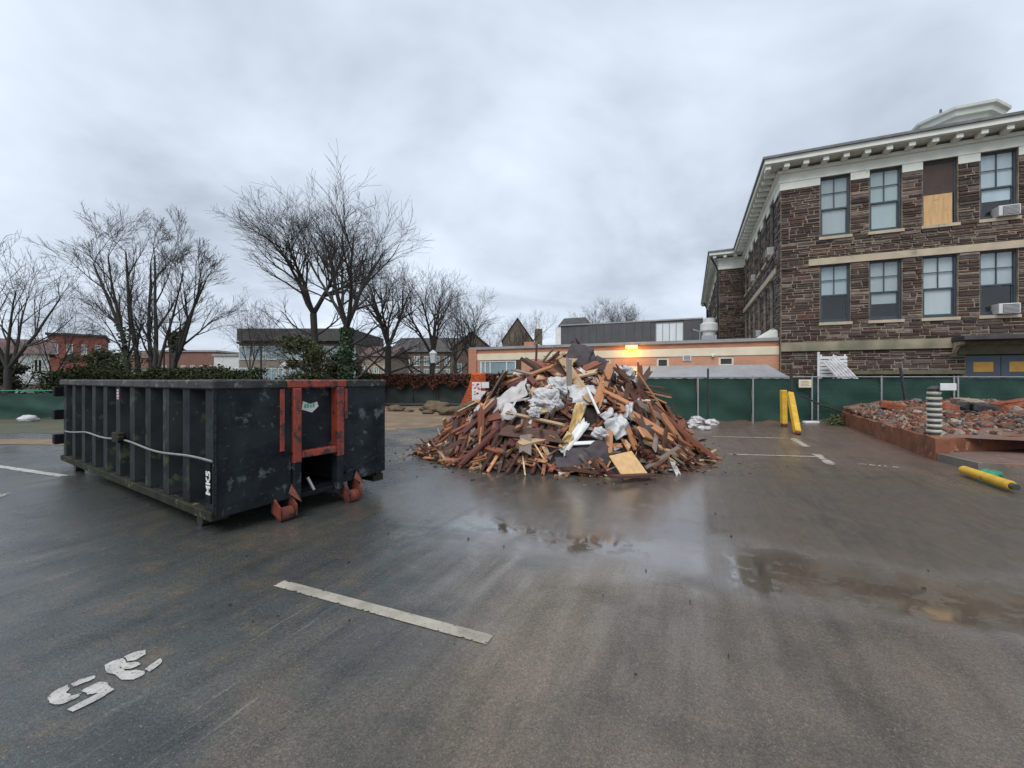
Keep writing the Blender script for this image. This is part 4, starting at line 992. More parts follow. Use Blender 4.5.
# ------------------------------------------------------------------ leaves and trees
def leaf_cloud(m, pts, size, rr, c=None, up=.3):
    for p in pts:
        d = Vector((rr.gauss(0, 1), rr.gauss(0, 1), rr.gauss(0, 1)+up)).normalized(); a = d.orthogonal().normalized(); a.rotate(Matrix.Rotation(rr.uniform(0, 6.28), 3, d)); b = d.cross(a)
        s = size*rr.uniform(.6, 1.4); a = a*s; b = b*s*.55
        m.add([p-a, p+b*.9, p+a, p-b*.9], ((0, 1, 2, 3),))
def tree(u, y, topv, halfpx, label, name='bare_tree', forks=3, forkh=.15, lean=0, seed=1, trunk_r=.2, mat='bark', spread=38, levels=4, ivy=0, dens=1.0, low=3, kid=1.0, stems=(), group='bare winter trees beyond the lot'):
    rr = random.Random(seed); Ht = Zv(topv, y); x = X(u, y); Wd = halfpx*y/F
    t = thing(name, label, 'tree', (x, y, 0), 0, group)
    mt, mc = MB(), MB(); 
    thin = []
    raw = []          # (pts, radii, level)
    def grow(p, d, L, r, lev):
        ns = (6, 6, 5, 4, 3, 2)[min(lev, 5)]; pts = [p.copy()]; rad = [r]; q = p.copy(); dd = d.copy()
        wob = (.05, .075, .10, .13, .16, .2)[min(lev, 5)]
        kids = []
        for i in range(ns):
            dd = (dd+Vector((rr.gauss(0, wob), rr.gauss(0, wob), rr.gauss(0, wob)*.6+trop))).normalized()
            q = q+dd*(L/ns); f = (i+1)/ns; pts.append(q.copy()); rad.append(max(.0055, r*(1-.74*f)))
            if lev < levels and f > (.3 if lev else .22):
                nk = (1.35, 1.5, 1.6, 1.6, 1.0)[min(lev, 4)]*dens; k = int(nk)+(rr.random() < nk % 1)
                for _ in range(k): kids.append((q.copy(), dd.copy(), f, rad[-1]))
        raw.append((pts, rad, lev))
        for (kp, kd, f, kr) in kids:
            ax = kd.orthogonal().normalized(); ax.rotate(Matrix.Rotation(rr.uniform(0, 6.28), 3, kd))
            nd = kd.copy(); nd.rotate(Matrix.Rotation(math.radians(rr.uniform(spread*.6, spread*1.35)), 3, ax))
            grow(kp, nd, L*rr.uniform(.45, .72)*(1.12-.35*f)*(kid if lev == 0 else 1), max(.0065, kr*rr.uniform(.50, .72)), lev+1)
    trop = .012 if stems else .05
    for (uo, ue, ve) in stems:
        d = Vector(((ue-uo)*y/F, rr.uniform(-.4, 1.8), Zv(ve, y))); grow(Vector(((uo-u)*y/F, rr.uniform(-.2, .2), 0)), d.normalized(), d.length*rr.uniform(.70, .80), trunk_r*rr.uniform(.65, 1), 0)
    if stems: pass
    elif forkh < .12:                                                   # several stems from the ground
        for i in range(forks):
            fx = -1+2*i/(forks-1)+rr.uniform(-.12, .12)
            d = Vector((fx*.72-.06, rr.uniform(-.3, .3), 1)).normalized()
            grow(Vector((.3*fx, rr.uniform(-.15, .15), 0)), d, Ht*rr.uniform(.8, .98), trunk_r*rr.uniform(.6, 1), 0)
    else:
        tr = Ht*forkh; pts = [Vector((lean*.5*f*f+rr.uniform(-.04, .04), rr.uniform(-.04, .04), tr*f)) for f in (0, .12, .3, .5, .75, 1)]
        raw.append((pts, [trunk_r*k for k in (1.5, 1.15, 1.0, .95, .93, .95)], 0))
        for i in range(forks):
            an = 2*math.pi*i/forks+rr.uniform(-.4, .4); tilt = rr.uniform(.2, .6)
            d = Vector((math.cos(an)*tilt*1.2+lean*.1, math.sin(an)*tilt, 1)).normalized()
            grow(pts[-1], d, Ht*(1-forkh)*rr.uniform(.75, 1.0), trunk_r*rr.uniform(.5, .72), 1)
        for i in range(low):
            an = math.pi*(i % 2)+rr.uniform(-.7, .7); d = Vector((math.cos(an), math.sin(an)*.7, rr.uniform(.1, .5))).normalized()
            grow(pts[2+i % 3], d, Ht*(1-forkh)*rr.uniform(.4, .6), trunk_r*.34, 2)
    mz = max(p.z for pts, _, _ in raw for p in pts); xs = sorted(abs(p.x-lean*.5) for pts, _, lv in raw for p in pts if lv > 1); mx_ = xs[int(len(xs)*(.97 if forkh > .12 else .93))]
    zf = 0 if forkh < .12 else Ht*forkh
    if stems: mz, mx_ = Ht, Wd
    sz, sx = (Ht-zf)/(mz-zf), min(1.6, max(.6, Wd/mx_))
    def warp(p):
        k = 1 if zf == 0 else max(0, min(1, p.z/zf)); x = p.x*(1+(sx-1)*k); y = p.y*(1+(sx-1)*k)
        return Vector((x, y, p.z if p.z < zf else zf+(p.z-zf)*sz))
    for pts, rad, lev in raw:
        q = [warp(p) for p in pts]
        n = (8, 6, 5, 3, 3, 3)[min(lev, 5)]
        (mt if lev <= 1 else mc).tube(q, rad, n, caps=False)
    mt.build('trunk', mat, t, True); mc.build('branches', mat, t)
    if ivy:
        mi = MB(); main = [(pts, rad) for pts, rad, lv in raw if lv == 0][:4]; P = []
        for pts, rad in main:
            for k in range(ivy):
                z = rr.random()**1.3*(len(pts)-1); i = min(int(z), len(pts)-2); f = z-i
                if pts[0].z+z > 99: continue
                c = pts[i].lerp(pts[i+1], f); c = warp(c); rr_ = rad[i]*1.1+rr.uniform(0, .14); an = rr.uniform(0, 6.28)
                if c.z > max(Ht*.40, zf+.6): continue
                P.append(c+Vector((math.cos(an)*rr_, math.sin(an)*rr_, 0)))
        leaf_cloud(mi, P, .09, rr); tag(mi.build('ivy', 'ivy', t), kind='stuff')
    return t
tree(148, 24, 192, 96, 'wide vase-shaped bare tree with ivied stems behind the dumpster', forks=6, forkh=.08, seed=24, trunk_r=.17, spread=24, ivy=420, dens=.85, kid=.52, levels=4, stems=((134, 44, 205), (138, 70, 203), (141, 98, 204), (150, 126, 206), (153, 150, 208), (152, 170, 214), (158, 200, 224), (160, 224, 232)))
tree(346, 24, 184, 76, 'tallest bare tree with ivy-covered trunk behind the dumpster', forks=6, forkh=.36, seed=32, trunk_r=.25, spread=28, ivy=2600, dens=1.2, low=5)
tree(318, 27, 188, 68, 'bare tree with plain dark trunk left of the ivied one', forks=5, forkh=.42, seed=43, trunk_r=.23, spread=36, lean=-.8, dens=1.3, low=6)
tree(388, 32, 248, 46, 'wide bare tree just right of the dumpster', forks=5, forkh=.36, seed=54, trunk_r=.26, spread=38, low=6, dens=1.1)
tree(432, 35, 256, 42, 'bare tree behind the lantern post', forks=5, forkh=.30, seed=65, trunk_r=.24, spread=32, low=5, dens=1.1)
tree(470, 35, 283, 32, 'slim bare tree at the left end of the brick wing', forks=4, forkh=.30, seed=76, trunk_r=.17, spread=30)
tree(8, 19, 222, 62, 'spreading bare tree at the left edge of the photo', forks=5, forkh=.24, seed=87, trunk_r=.13, spread=36, dens=.9, low=4)
tree(52, 27, 290, 44, 'low arching bare tree before the red brick building', forks=4, forkh=.2, seed=98, trunk_r=.08, spread=48, levels=4, mat='barkr', low=5)
tree(522, 62, 306, 24, 'small bare tree beside the distant gabled church', forks=4, forkh=.3, seed=109, trunk_r=.2, levels=4, mat='barkr', dens=1.2)
tree(613, 58, 292, 34, 'bare tree rising behind the grey metal storey', forks=5, forkh=.3, seed=120, trunk_r=.3, levels=5, mat='barkr', dens=1.15)
tree(497, 50, 322, 16, 'thin bare sapling over the left end of the brick wing roof', forks=3, forkh=.2, seed=131, trunk_r=.12, levels=4, mat='barkr')
tree(250, 40, 285, 34, 'pale bare tree before the modern three-storey block', forks=4, forkh=.2, seed=142, trunk_r=.11, levels=4, mat='barkr', spread=44)
tree(455, 46, 288, 28, 'bare tree farther back before the dark stone building', forks=4, forkh=.3, seed=153, trunk_r=.2, levels=4, mat='barkr', dens=1.2)
def bush(u, y, topv, halfpx, label, mat='leaf', n=2600, size=.16, seed=1, name='bush', cat='bush', base=0.0, group=None, dy=1.0):
    rr = random.Random(seed); Ht = Zv(topv, y); Wd = halfpx*y/F; t = thing(name, label, cat, (X(u, y), y, 0), 0, group)
    cl = [Vector((rr.gauss(0, .42)*Wd, rr.gauss(0, .40)*Wd*dy, base+(Ht-base)*rr.uniform(.12, .92))) for _ in range(38)]
    cl = [Vector((max(-Wd, min(Wd, c.x))*(1.15-.45*c.z/Ht), c.y, c.z)) for c in cl]
    P = []
    for k in range(n):
        c = rr.choice(cl); s = .2*min(Wd, Ht); P.append(c+Vector((rr.gauss(0, s), rr.gauss(0, s*.8), rr.gauss(0, s*.55))))
    P = [p for p in P if p.z > .05 and p.z < Ht*1.04]
    m = MB(); leaf_cloud(m, P, size, rr, up=.8); m.build('foliage', mat, t)
    s = MB()
    for c in cl[:12]: s.tube([(rr.uniform(-.1, .1), 0, 0), (c.x*.4, c.y*.4, c.z*.5), c], [.06, .04, .012], 5, caps=False)
    s.build('stems', 'bark', t); return t
bush(306, 22, 335, 26, 'olive evergreen shrub between the two largest trunks', n=9000, size=.085, seed=4)
bush(333, 25, 350, 30, 'lower dark evergreen shrub round the ivied trunk', 'hedge', n=7000, size=.085, seed=5)
bush(215, 26, 366, 22, 'rounded reddish-green shrub at the right end of the hedge', n=5000, size=.09, seed=6)
bush(110, 40, 350, 22, 'large olive bush mound below the red brick building', n=7000, size=.14, seed=7)
bush(4, 22, 352, 16, 'dark evergreen shrub at the left edge before the white house', 'hedge', n=6000, size=.09, seed=8)
bush(176, 60, 328, 7, 'small round dense tree crown over the distant roofs', 'hedge', n=500, size=.3, seed=9, name='round_tree', cat='tree', base=5.0)
def hedge():
    rr = random.Random(77); y = 22.5; x0, x1 = X(44, y), X(262, y); t = thing('hedge', 'long clipped dark green hedge behind the dumpster', 'hedge', ((x0+x1)/2, y, 0))
    P = []; L = (x1-x0)/2
    for k in range(20000):
        xx = rr.uniform(-L, L); top = 2.12+.14*math.sin(xx*1.3)+.1*math.sin(xx*3.1+1); P.append(Vector((xx, rr.uniform(-.6, .6), rr.random()**.6*top)))
    m = MB(); leaf_cloud(m, P, .075, rr, up=.6); m.build('foliage', 'hedge', t)
    s = MB()
    for k in range(30): xx = rr.uniform(-L, L); s.tube([(xx, 0, 0), (xx+rr.uniform(-.2, .2), rr.uniform(-.2, .2), 1.5)], [.03, .01], 5, caps=False)
    s.build('stems', 'bark', t)
    # lighter verge of ground shrubs right of the hedge
    y = 26; x0, x1 = X(225, y), X(345, y); L = (x1-x0)/2; P = []
    for k in range(3600):
        xx = rr.uniform(-L, L); P.append(Vector((xx, rr.uniform(-.8, .8), rr.random()**.7*(1.75+.2*math.sin(xx*1.1)))))
    t = thing('low_shrubs', 'pale green low shrubs before the modern block', 'bush', ((x0+x1)/2, y, 0)); m = MB(); leaf_cloud(m, P, .13, rr, up=.8); m.build('foliage', 'leaf', t)
    # rust brown vine along the top of the faded fence
    rr = random.Random(5); P = []
    line = [(-9.6, 26.3), (-3.1, 25.9), (.9, 24.5)]
    for k in range(9000):
        f = rr.random(); seg = 0 if f < .66 else 1; g = f/.66 if seg == 0 else (f-.66)/.34
        a, b = Vector((*line[seg], 0)), Vector((*line[seg+1], 0)); p = a.lerp(b, g)
        d = rr.random()**1.8; P.append(p+Vector((0, rr.uniform(-.30, .12), 1.93-d*(.55+.35*math.sin(f*29)**2))))
    m = MB(); leaf_cloud(m, P, .085, rr, up=.1); o = m.build('vine', 'vine'); tag(o, 'mass of rust-brown dead vine over the top of the faded fence', 'vine')
hedge()

# ------------------------------------------------------------------ background buildings
def block(name, label, u0, u1, y, vtop, dep, wall, roof='darkroof', rows=(), cols=0, wv=(.6, 1.5), cat='building', flat=True, rz=0, win='farglass', fr='trim', z0=0, gable=None, rh=1.6):
    x0, x1 = X(u0, y), X(u1, y); Ht = Zv(vtop, y); Wd = x1-x0
    t = thing(name, label, cat, ((x0+x1)/2, y, 0), rz)
    MB().box(-Wd/2, Wd/2, 0, dep, z0, Ht).build('wall', wall, t)
    if gable is None:
        MB().box(-Wd/2-.25, Wd/2+.25, -.25, dep+.25, Ht+.002, Ht+.35).build('roof', roof, t)
    elif gable == 'x':
        m = MB(); e = .35; m.add([(-Wd/2-e, -e, Ht), (Wd/2+e, -e, Ht), (Wd/2+e, dep+e, Ht), (-Wd/2-e, dep+e, Ht), (-Wd/2-e, dep/2, Ht+rh), (Wd/2+e, dep/2, Ht+rh)], ((0, 1, 5, 4), (2, 3, 4, 5), (0, 4, 3), (1, 2, 5))); m.build('roof', roof, t)
    else:
        m = MB(); e = .3; m.add([(-Wd/2-e, -e, Ht), (0, -e, Ht+rh), (Wd/2+e, -e, Ht), (-Wd/2-e, dep, Ht), (0, dep, Ht+rh), (Wd/2+e, dep, Ht)], ((0, 1, 4, 3), (1, 2, 5, 4))); m.build('roof', roof, t)
        m = MB(); m.add([(-Wd/2, -.0, Ht), (Wd/2, -.0, Ht), (0, -.0, Ht+rh*.97)], ((0, 1, 2),)); m.build('gable_wall', wall, t)
    for (za, zb) in rows:
        for k in range(cols):
            c = -Wd/2+Wd*(k+.5)/cols; hw = Wd/cols*wv[0]/2
            m = MB(); m.box(c-hw-.06, c+hw+.06, -.08, -.002, za-.08, za); m.box(c-hw-.06, c+hw+.06, -.08, -.002, zb, zb+.08); m.box(c-hw-.06, c-hw, -.079, -.003, za, zb); m.box(c+hw, c+hw+.06, -.079, -.003, za, zb); m.box(c-.03, c+.03, -.075, -.02, za, zb)
            w = m.build('window', fr, t); MB().box(c-hw, c+hw, -.018, -.006, za, zb).build('pane', win, w)
    return t
b = block('modern_block', 'long three-storey brown block with window strips behind the trees', 239, 356, 62, 344, 14, 'conc', 'darkroof', ((1.5, 3.2), (4.6, 6.4)), 9, (.86, 1))
MB().box(-8.3, 8.3, -1.0, 14.5, 7.2, 9.0).build('attic_storey', 'darkroof', b)
block('stone_hall', 'tan stone building with paired windows behind the vine fence', 392, 472, 60, 352, 12, 'tanstone', 'darkroof', ((1.6, 3.0), (3.6, 4.8)), 8, (.5, 1), gable='x', rh=2.6)
block('pale_stone_house', 'pale stone building end between two bare trees', 362, 391, 48, 356, 8, 'palestone', 'maroonroof', ((1.5, 3.0),), 3, (.4, 1), gable='x', rh=1.4)
block('dark_stone_house', 'dark stone house beside the end of the brick wing', 452, 492, 50, 350, 8, 'tanstone', 'darkroof', ((2.0, 3.4),), 3, (.4, 1), gable='y', rh=2.2)
c = block('church', 'distant dark stone church with steep gable above the brick wing', 503, 532, 72, 341, 20, 'tanstone', 'darkroof', ((4, 6),), 2, (.3, 1), gable='y', rh=4.0)
MB().box(3.2, 4.4, 2, 4, 0, 10.5).build('tower', 'tanstone', c)
h = block('red_brick_building', 'flat-roofed bright red brick building beyond the hedge', 57, 97, 70, 336, 14, 'redhouse', 'darkroof', ((5.8, 7.3),), 4, (.35, 1), rz=math.radians(42))
h = block('white_house', 'white clapboard house with maroon roof and small porch gable', -28, 34, 33, 353, 8, 'white', 'maroonroof', ((2.3, 3.2),), 4, (.3, 1), gable='x', rh=1.4, win='void', rz=math.radians(48))
m = MB(); 
px0, px1 = .4, 2.5
m.add([(px0, -1.5, 1.25), (px1, -1.5, 1.25), ((px0+px1)/2, -1.5, 2.1), (px0, -.002, 1.25), (px1, -.002, 1.25), ((px0+px1)/2, -.002, 2.1)], ((0, 1, 2), (0, 2, 5, 3), (1, 4, 5, 2), (0, 3, 4, 1))); m.build('porch_gable', 'white', h)
for x in (px0+.1, px1-.2): MB().box(x, x+.12, -1.4, -1.28, 0, 1.248).build('porch_post', 'white', h)
m = MB(); yy = -.004
for k in range(14): m.box(-2.43, 2.43, -.012, -.001, .3+.25*k, .315+.25*k)
m.build('clapboard_line', 'trim', h)
block('low_brick_building', 'long low dull-red brick building in the distance left of the modern block', 160, 216, 82, 352, 12, 'dullbrick', 'coping', ((2.5, 4.2),), 6, (.4, 1))
block('grey_shed_building', 'pale grey flat-roofed building between red brick and modern block', 214, 240, 78, 356, 12, 'acm', 'coping', ((2.2, 3.6),), 3, (.5, 1))
block('brown_house', 'brown-roofed house behind the bare trees at centre', 118, 160, 95, 358, 10, 'dullbrick', 'maroonroof', ((2.2, 3.6),), 4, (.4, 1), gable='x', rh=2.0)
def poles():
    for (u, y, v, r, lab) in ((261, 36, 348, .09, 'dark plain pole before the modern block'), (164, 42, 349, .10, 'dark pole before the low brick building'), (170, 55, 318, .14, 'tall wooden utility pole above the distant roofs')):
        o = MB(); o.tube([(0, 0, 0), (0, 0, Zv(v, y))], [r, r*.75], 8)
        t = thing('utility_pole', lab, 'pole', (X(u, y), y, 0)); o.build('shaft', 'bark', t)
        if v < 330: MB().box(-1.1, 1.1, -.06, .06, Zv(v, y)-.6, Zv(v, y)-.48).build('crossarm', 'bark', t)
        else: MB().bbox(-.12, .12, -.12, .12, Zv(v, y), Zv(v, y)+.08, .02).build('cap', 'black', t)
    for (u, y, v, lab) in ((433, 29, 350, 'post lantern with white glass before the bare trees'), (285, 27, 362, 'small white-topped lamp post behind the dumpster')):
        z = Zv(v, y); t = thing('lamp_post', lab, 'street lamp', (X(u, y), y, 0), 0, 'lamp posts behind the fence')
        m = MB(); m.tube([(0, 0, 0), (0, 0, .3), (0, 0, .35), (0, 0, z-.95)], [.13, .13, .06, .05], 10); m.build('shaft', 'black', t)
        m = MB(); m.tube([(0, 0, z-.95), (0, 0, z-.9)], [.10, .16], 8); m.build('collar', 'black', t)
        m = MB(); m.tube([(0, 0, z-.9), (0, 0, z-.25)], [.17, .26], 8); m.build('lantern_glass', 'white', t)
        m = MB(); m.tube([(0, 0, z-.25), (0, 0, z-.2), (0, 0, z)], [.30, .26, .05], 8); m.build('lantern_cap', 'acm', t)
    y = 46; t = thing('round_sign', 'white rounded sign beside the maroon house roof', 'sign', (X(43, y), y, 0)); 
    m = MB(); m.tube([(0, 0, 0), (0, 0, Zv(350, y))], .1, 8); m.build('shaft', 'steel', t)
    w = 7.5*y/F; za, zb = Zv(351, y), Zv(338, y); P = [(-w, zb), (-w, (za+zb)/2)]+[(w*math.cos(a), (za+zb)/2+(zb-za)/2*math.sin(a)) for a in [math.pi+math.pi*i/8 for i in range(1, 8)]]+[(w, (za+zb)/2), (w, zb)]
    m = MB(); m.prism(P, -.12, .02, M=Matrix(((1, 0, 0, 0), (0, 0, 1, -.2), (0, 1, 0, 0), (0, 0, 0, 1)))); m.build('board', 'white', t)
    # overhead wires
    for k, (va, vb) in enumerate(((318, 322), (326, 331))):
        a, b = Vector((X(170, 55), 55, Zv(va+2, 55))), Vector((X(-60, 40), 40, Zv(vb-25, 40))); pts = [a.lerp(b, i/12)+Vector((0, 0, -1.2*math.sin(math.pi*i/12))) for i in range(13)]
        m = MB(); m.tube(pts, .02, 4); o = m.build('overhead_wire', 'black'); tag(o, ('upper' if k == 0 else 'lower')+' overhead wire running left from the tall utility pole', 'wire')
poles()

# ------------------------------------------------------------------ orange netting, white boards, boulders by the far fence
def net_corner():
    y = 21.5; t = thing('safety_net', 'orange plastic safety netting draped at the end of the vine fence', 'netting', (X(472, y), y, 0))
    def P(a, b):                                       # a across, b up
        ul, ur = 457+14*min(1, b*1.15)**.8, 486-1*b
        u = ul+(ur-ul)*a; v = 411-37.5*b; yy = y+.5*math.sin(a*5+b*2)*.3
        return Vector((X(u, y)-X(472, y), yy-y, Zv(v, y)))
    m = MB(); NA, NB = 16, 26
    for i in range(NB+1):
        b = i/NB; pts = [P(k/NA, max(0, min(1, b+.012*math.sin(k*.9+i)))) for k in range(NA+1)]
        for k in range(NA): m.beam(pts[k], pts[k+1], .010, .022 if i not in (0, NB) else .07)
    for k in range(NA+1):
        pts = [P(k/NA, j/10) for j in range(11)]
        for j in range(10): m.beam(pts[j], pts[j+1], .010, .014)
    m.build('mesh', 'net', t)
    for a in (0.02, .98): m = MB(); q = P(a, 1); m.tube([(q.x, q.y+.05, 0), (q.x, q.y+.05, q.z+.05)], .03, 6); m.build('stake', 'barkr', t)
    y = 21.0
    for (u0, u1, va, vb, dy, lab) in ((472, 481, 382, 403, .0, 'white board with red markings seen through the orange net'), (481.5, 489, 382, 388, .02, 'upper white paper sheet right of the orange net'), (481, 488, 391, 397, .03, 'lower torn white sheet beside the orange net')):
        t = thing('white_board', lab, 'board', (X((u0+u1)/2, y+dy), y+dy, Zv((va+vb)/2, y)), 0, 'white boards by the orange netting'); w = (u1-u0)/2*y/F; h_ = (vb-va)/2*y/F
        MB().box(-w, w, -.01, .01, -h_, h_).build('sheet', 'paper', t)
        if vb > 400:
            m = MB(); rr = random.Random(3)
            for k in range(16):
                a, z = rr.uniform(-w*.8, w*.8), rr.uniform(-h_*.2, h_*.9); m.box(a-.05, a+.05, -.0125, -.0101, z-.025, z+.025)
            m.build('marking', 'redmark', t)
        m = MB(); m.tube([(0, .03, -h_), (0, .03, -Zv((va+vb)/2, y)+.01)], .02, 6); m.build('stake', 'barkr', t)
def boulder(loc, s, seed, sub=3, mat='fieldstone', flat=.6):
    rr = random.Random(seed); m = MB(); vs = []; fs = []; NU, NV = 22, 12
    sc3 = Vector((rr.uniform(.8, 1.3), rr.uniform(.7, 1.0), flat))
    for j in range(NV+1):
        for i in range(NU):
            th, ph = math.pi*j/NV, 2*math.pi*i/NU; d = Vector((math.sin(th)*math.cos(ph), math.sin(th)*math.sin(ph), math.cos(th)))
            k = 1+.45*mnoise.noise(d*1.6+Vector((seed*3.1, 0, 0)))+.22*mnoise.noise(d*4+Vector((seed, 2, 0)))+.10*mnoise.noise(d*9+Vector((seed, 2, 0)))
            p = Vector((d.x*sc3.x, d.y*sc3.y, d.z*sc3.z))*s*k; vs.append((p.x, p.y, max(p.z, -s*.25)))
    for j in range(NV):
        for i in range(NU): fs.append((j*NU+i, (j+1)*NU+i, (j+1)*NU+(i+1) % NU, j*NU+(i+1) % NU))
    m.add(vs, fs); return m
net_corner()
for i, (u, v, s, lab) in enumerate(((436, 408, .75, 'long flat muddy boulder at the foot of the vine fence'), (409, 409, .22, 'small pale stone right of the dumpster by the vine fence'), (453, 412, .62, 'tan mud mound in front of the orange net'), (470, 410, .75, 'grassy mound under the orange net'), (396, 408, .45, 'dark flat lump against the vine fence'), (428, 411, .3, 'round tan stone before the vine fence'))):
    p = G(u, v+3); o = boulder(p, s, 40+i, flat=.42).build('boulder', 'fieldstone' if i != 3 else 'mud', None, True); o.location = (p.x, p.y, s*.24); tag(o, lab, 'boulder', 'boulders along the vine fence')
m = MB(); pts = [Vector((-9.5+1.1*i, 25.6+.12*math.sin(i*1.7)-.02*i, .09)) for i in range(8)]; m.tube(pts, .09, 10); tag(m.build('black_pipe', 'black'), 'black corrugated hose lying along the vine fence', 'hose')
o = boulder(None, .3, 71, flat=.5).build('debris_lump', 'plastic', None, True); p = G(29, 421.5); o.location = (p.x, p.y, .08); tag(o, 'white plastic lump on mud before the left green fence', 'litter')

# ------------------------------------------------------------------ debris pile
PC = Vector((1.45, 9.8, 0))
def pile_h(x, y):
    dx, dy = x-PC.x, y-PC.y
    a = math.atan2(dy, dx); r = math.hypot(dx, dy)
    rx = 2.75 if dx > 0 else 3.35; ry = 2.5 if dy < 0 else 2.6
    R0 = 1/math.sqrt((math.cos(a)/rx)**2+(math.sin(a)/ry)**2)
    R0 *= 1+.05*math.sin(a*3+1)+.04*math.sin(a*5)
    d = r/R0
    prof = ((0, 1.0), (.2, .93), (.4, .78), (.58, .60), (.74, .38), (.88, .15), (1.0, 0.0), (9, 0))
    for (d0, h0), (d1, h1) in zip(prof, prof[1:]):
        if d <= d1: h = h0+(h1-h0)*(d-d0)/(d1-d0); break
    n = mnoise.noise(Vector((x*1.3, y*1.3, 3)))*.30+mnoise.noise(Vector((x*3, y*3, 9)))*.12
    return max(0, 1.92*h+n*min(1, h*5))
def pile_n(x, y, e=.15):
    return Vector((pile_h(x-e, y)-pile_h(x+e, y), pile_h(x, y-e)-pile_h(x, y+e), 2*e)).normalized()
def pile_hit(u, v):
    d = Vector(((u-512)/F, 1, (HZ-v)/F)); s = 4.0
    while s < 14:
        p = Vector((0, 0, H))+d*s
        if p.z <= pile_h(p.x, p.y): return p
        s += .02
    return Vector((0, 0, H))+d*9.8
def frame_from(d, n):
    d = d.normalized(); y = n.cross(d).normalized(); z = d.cross(y); return Matrix((d, y, z)).transposed()
WOODC = {'reddish-brown': (.225, .075, .038), 'orange-tan': (.47, .215, .095), 'dark brown': (.075, .031, .019), 'weathered grey': (.24, .20, .165), 'pale yellow': (.52, .37, .21), 'maroon': (.12, .035, .026)}
WK, WW = list(WOODC), [5.2, 3.8, 5.4, 1.8, 1.8, 2.2]
def plank_mesh(seed):
    """unit plank along x with splintered ends"""
    rr = random.Random(seed); n = 4; ends = []
    for s in (-1, 1): ends.append([s*(.5-rr.uniform(0, .13)*(1 if s > 0 or rr.random() < .5 else .15)) for _ in range(n)])
    vs = []
    for z in (-.5, .5):
        for e in (0, 1):
            for k in range(n): vs.append((ends[e][k]+(0.01 if z > 0 else 0), -.5+k/(n-1), z))
    def i(z, e, k): return z*2*n+e*n+k
    fs = []
    for k in range(n-1):
        fs.append((i(0, 0, k), i(0, 0, k+1), i(0, 1, k+1), i(0, 1, k))); fs.append((i(1, 0, k), i(1, 1, k), i(1, 1, k+1), i(1, 0, k+1)))
        fs.append((i(0, 0, k+1), i(0, 0, k), i(1, 0, k), i(1, 0, k+1))); fs.append((i(0, 1, k), i(0, 1, k+1), i(1, 1, k+1), i(1, 1, k)))
    fs.append((i(0, 0, 0), i(0, 1, 0), i(1, 1, 0), i(1, 0, 0))); fs.append((i(0, 1, n-1), i(0, 0, n-1), i(1, 0, n-1), i(1, 1, n-1)))
    m = MB(); m.add(vs, fs); return m
def region(x, y):
    dx, dy = x-PC.x, y-PC.y; r = math.hypot(dx/3.2, dy/2.7)
    if r < .33: return 'crest'
    if dy > .6: return 'far side'
    side = 'left' if dx < -.8 else 'right' if dx > .8 else 'front'
    return side+(' foot' if r > .74 else ' slope')
def proj(p): return 512+F*p[0]/p[1], HZ-F*(p[2]-H)/p[1]
def describe(loose, marks, noun, place, group):
    """labels from what each loose piece looks like and the named thing it lies nearest to"""
    used = {}
    for o, colour, size, shape, p in loose:
        u, v = proj(p); best = sorted(marks, key=lambda q: (q[1]-u)**2+(q[2]-v)**2*1.6); opts = []
        for nm, mu, mv in best[:6]:
            du, dv = u-mu, v-mv
            rel = ('just ' if math.hypot(du, dv) < 14 else '')+(('right of' if du > 0 else 'left of') if abs(du) > abs(dv)*1.1 else ('below' if dv > 0 else 'above'))
            opts.append(rel+' '+nm)
        done = False
        for ex in ('', shape):
            for r in opts:
                lab = ' '.join(f'{size} {ex} {colour} {noun} {r}'.split())
                if lab not in used: used[lab] = 1; done = True; break
            if done: break
        tag(o, lab, None, group)
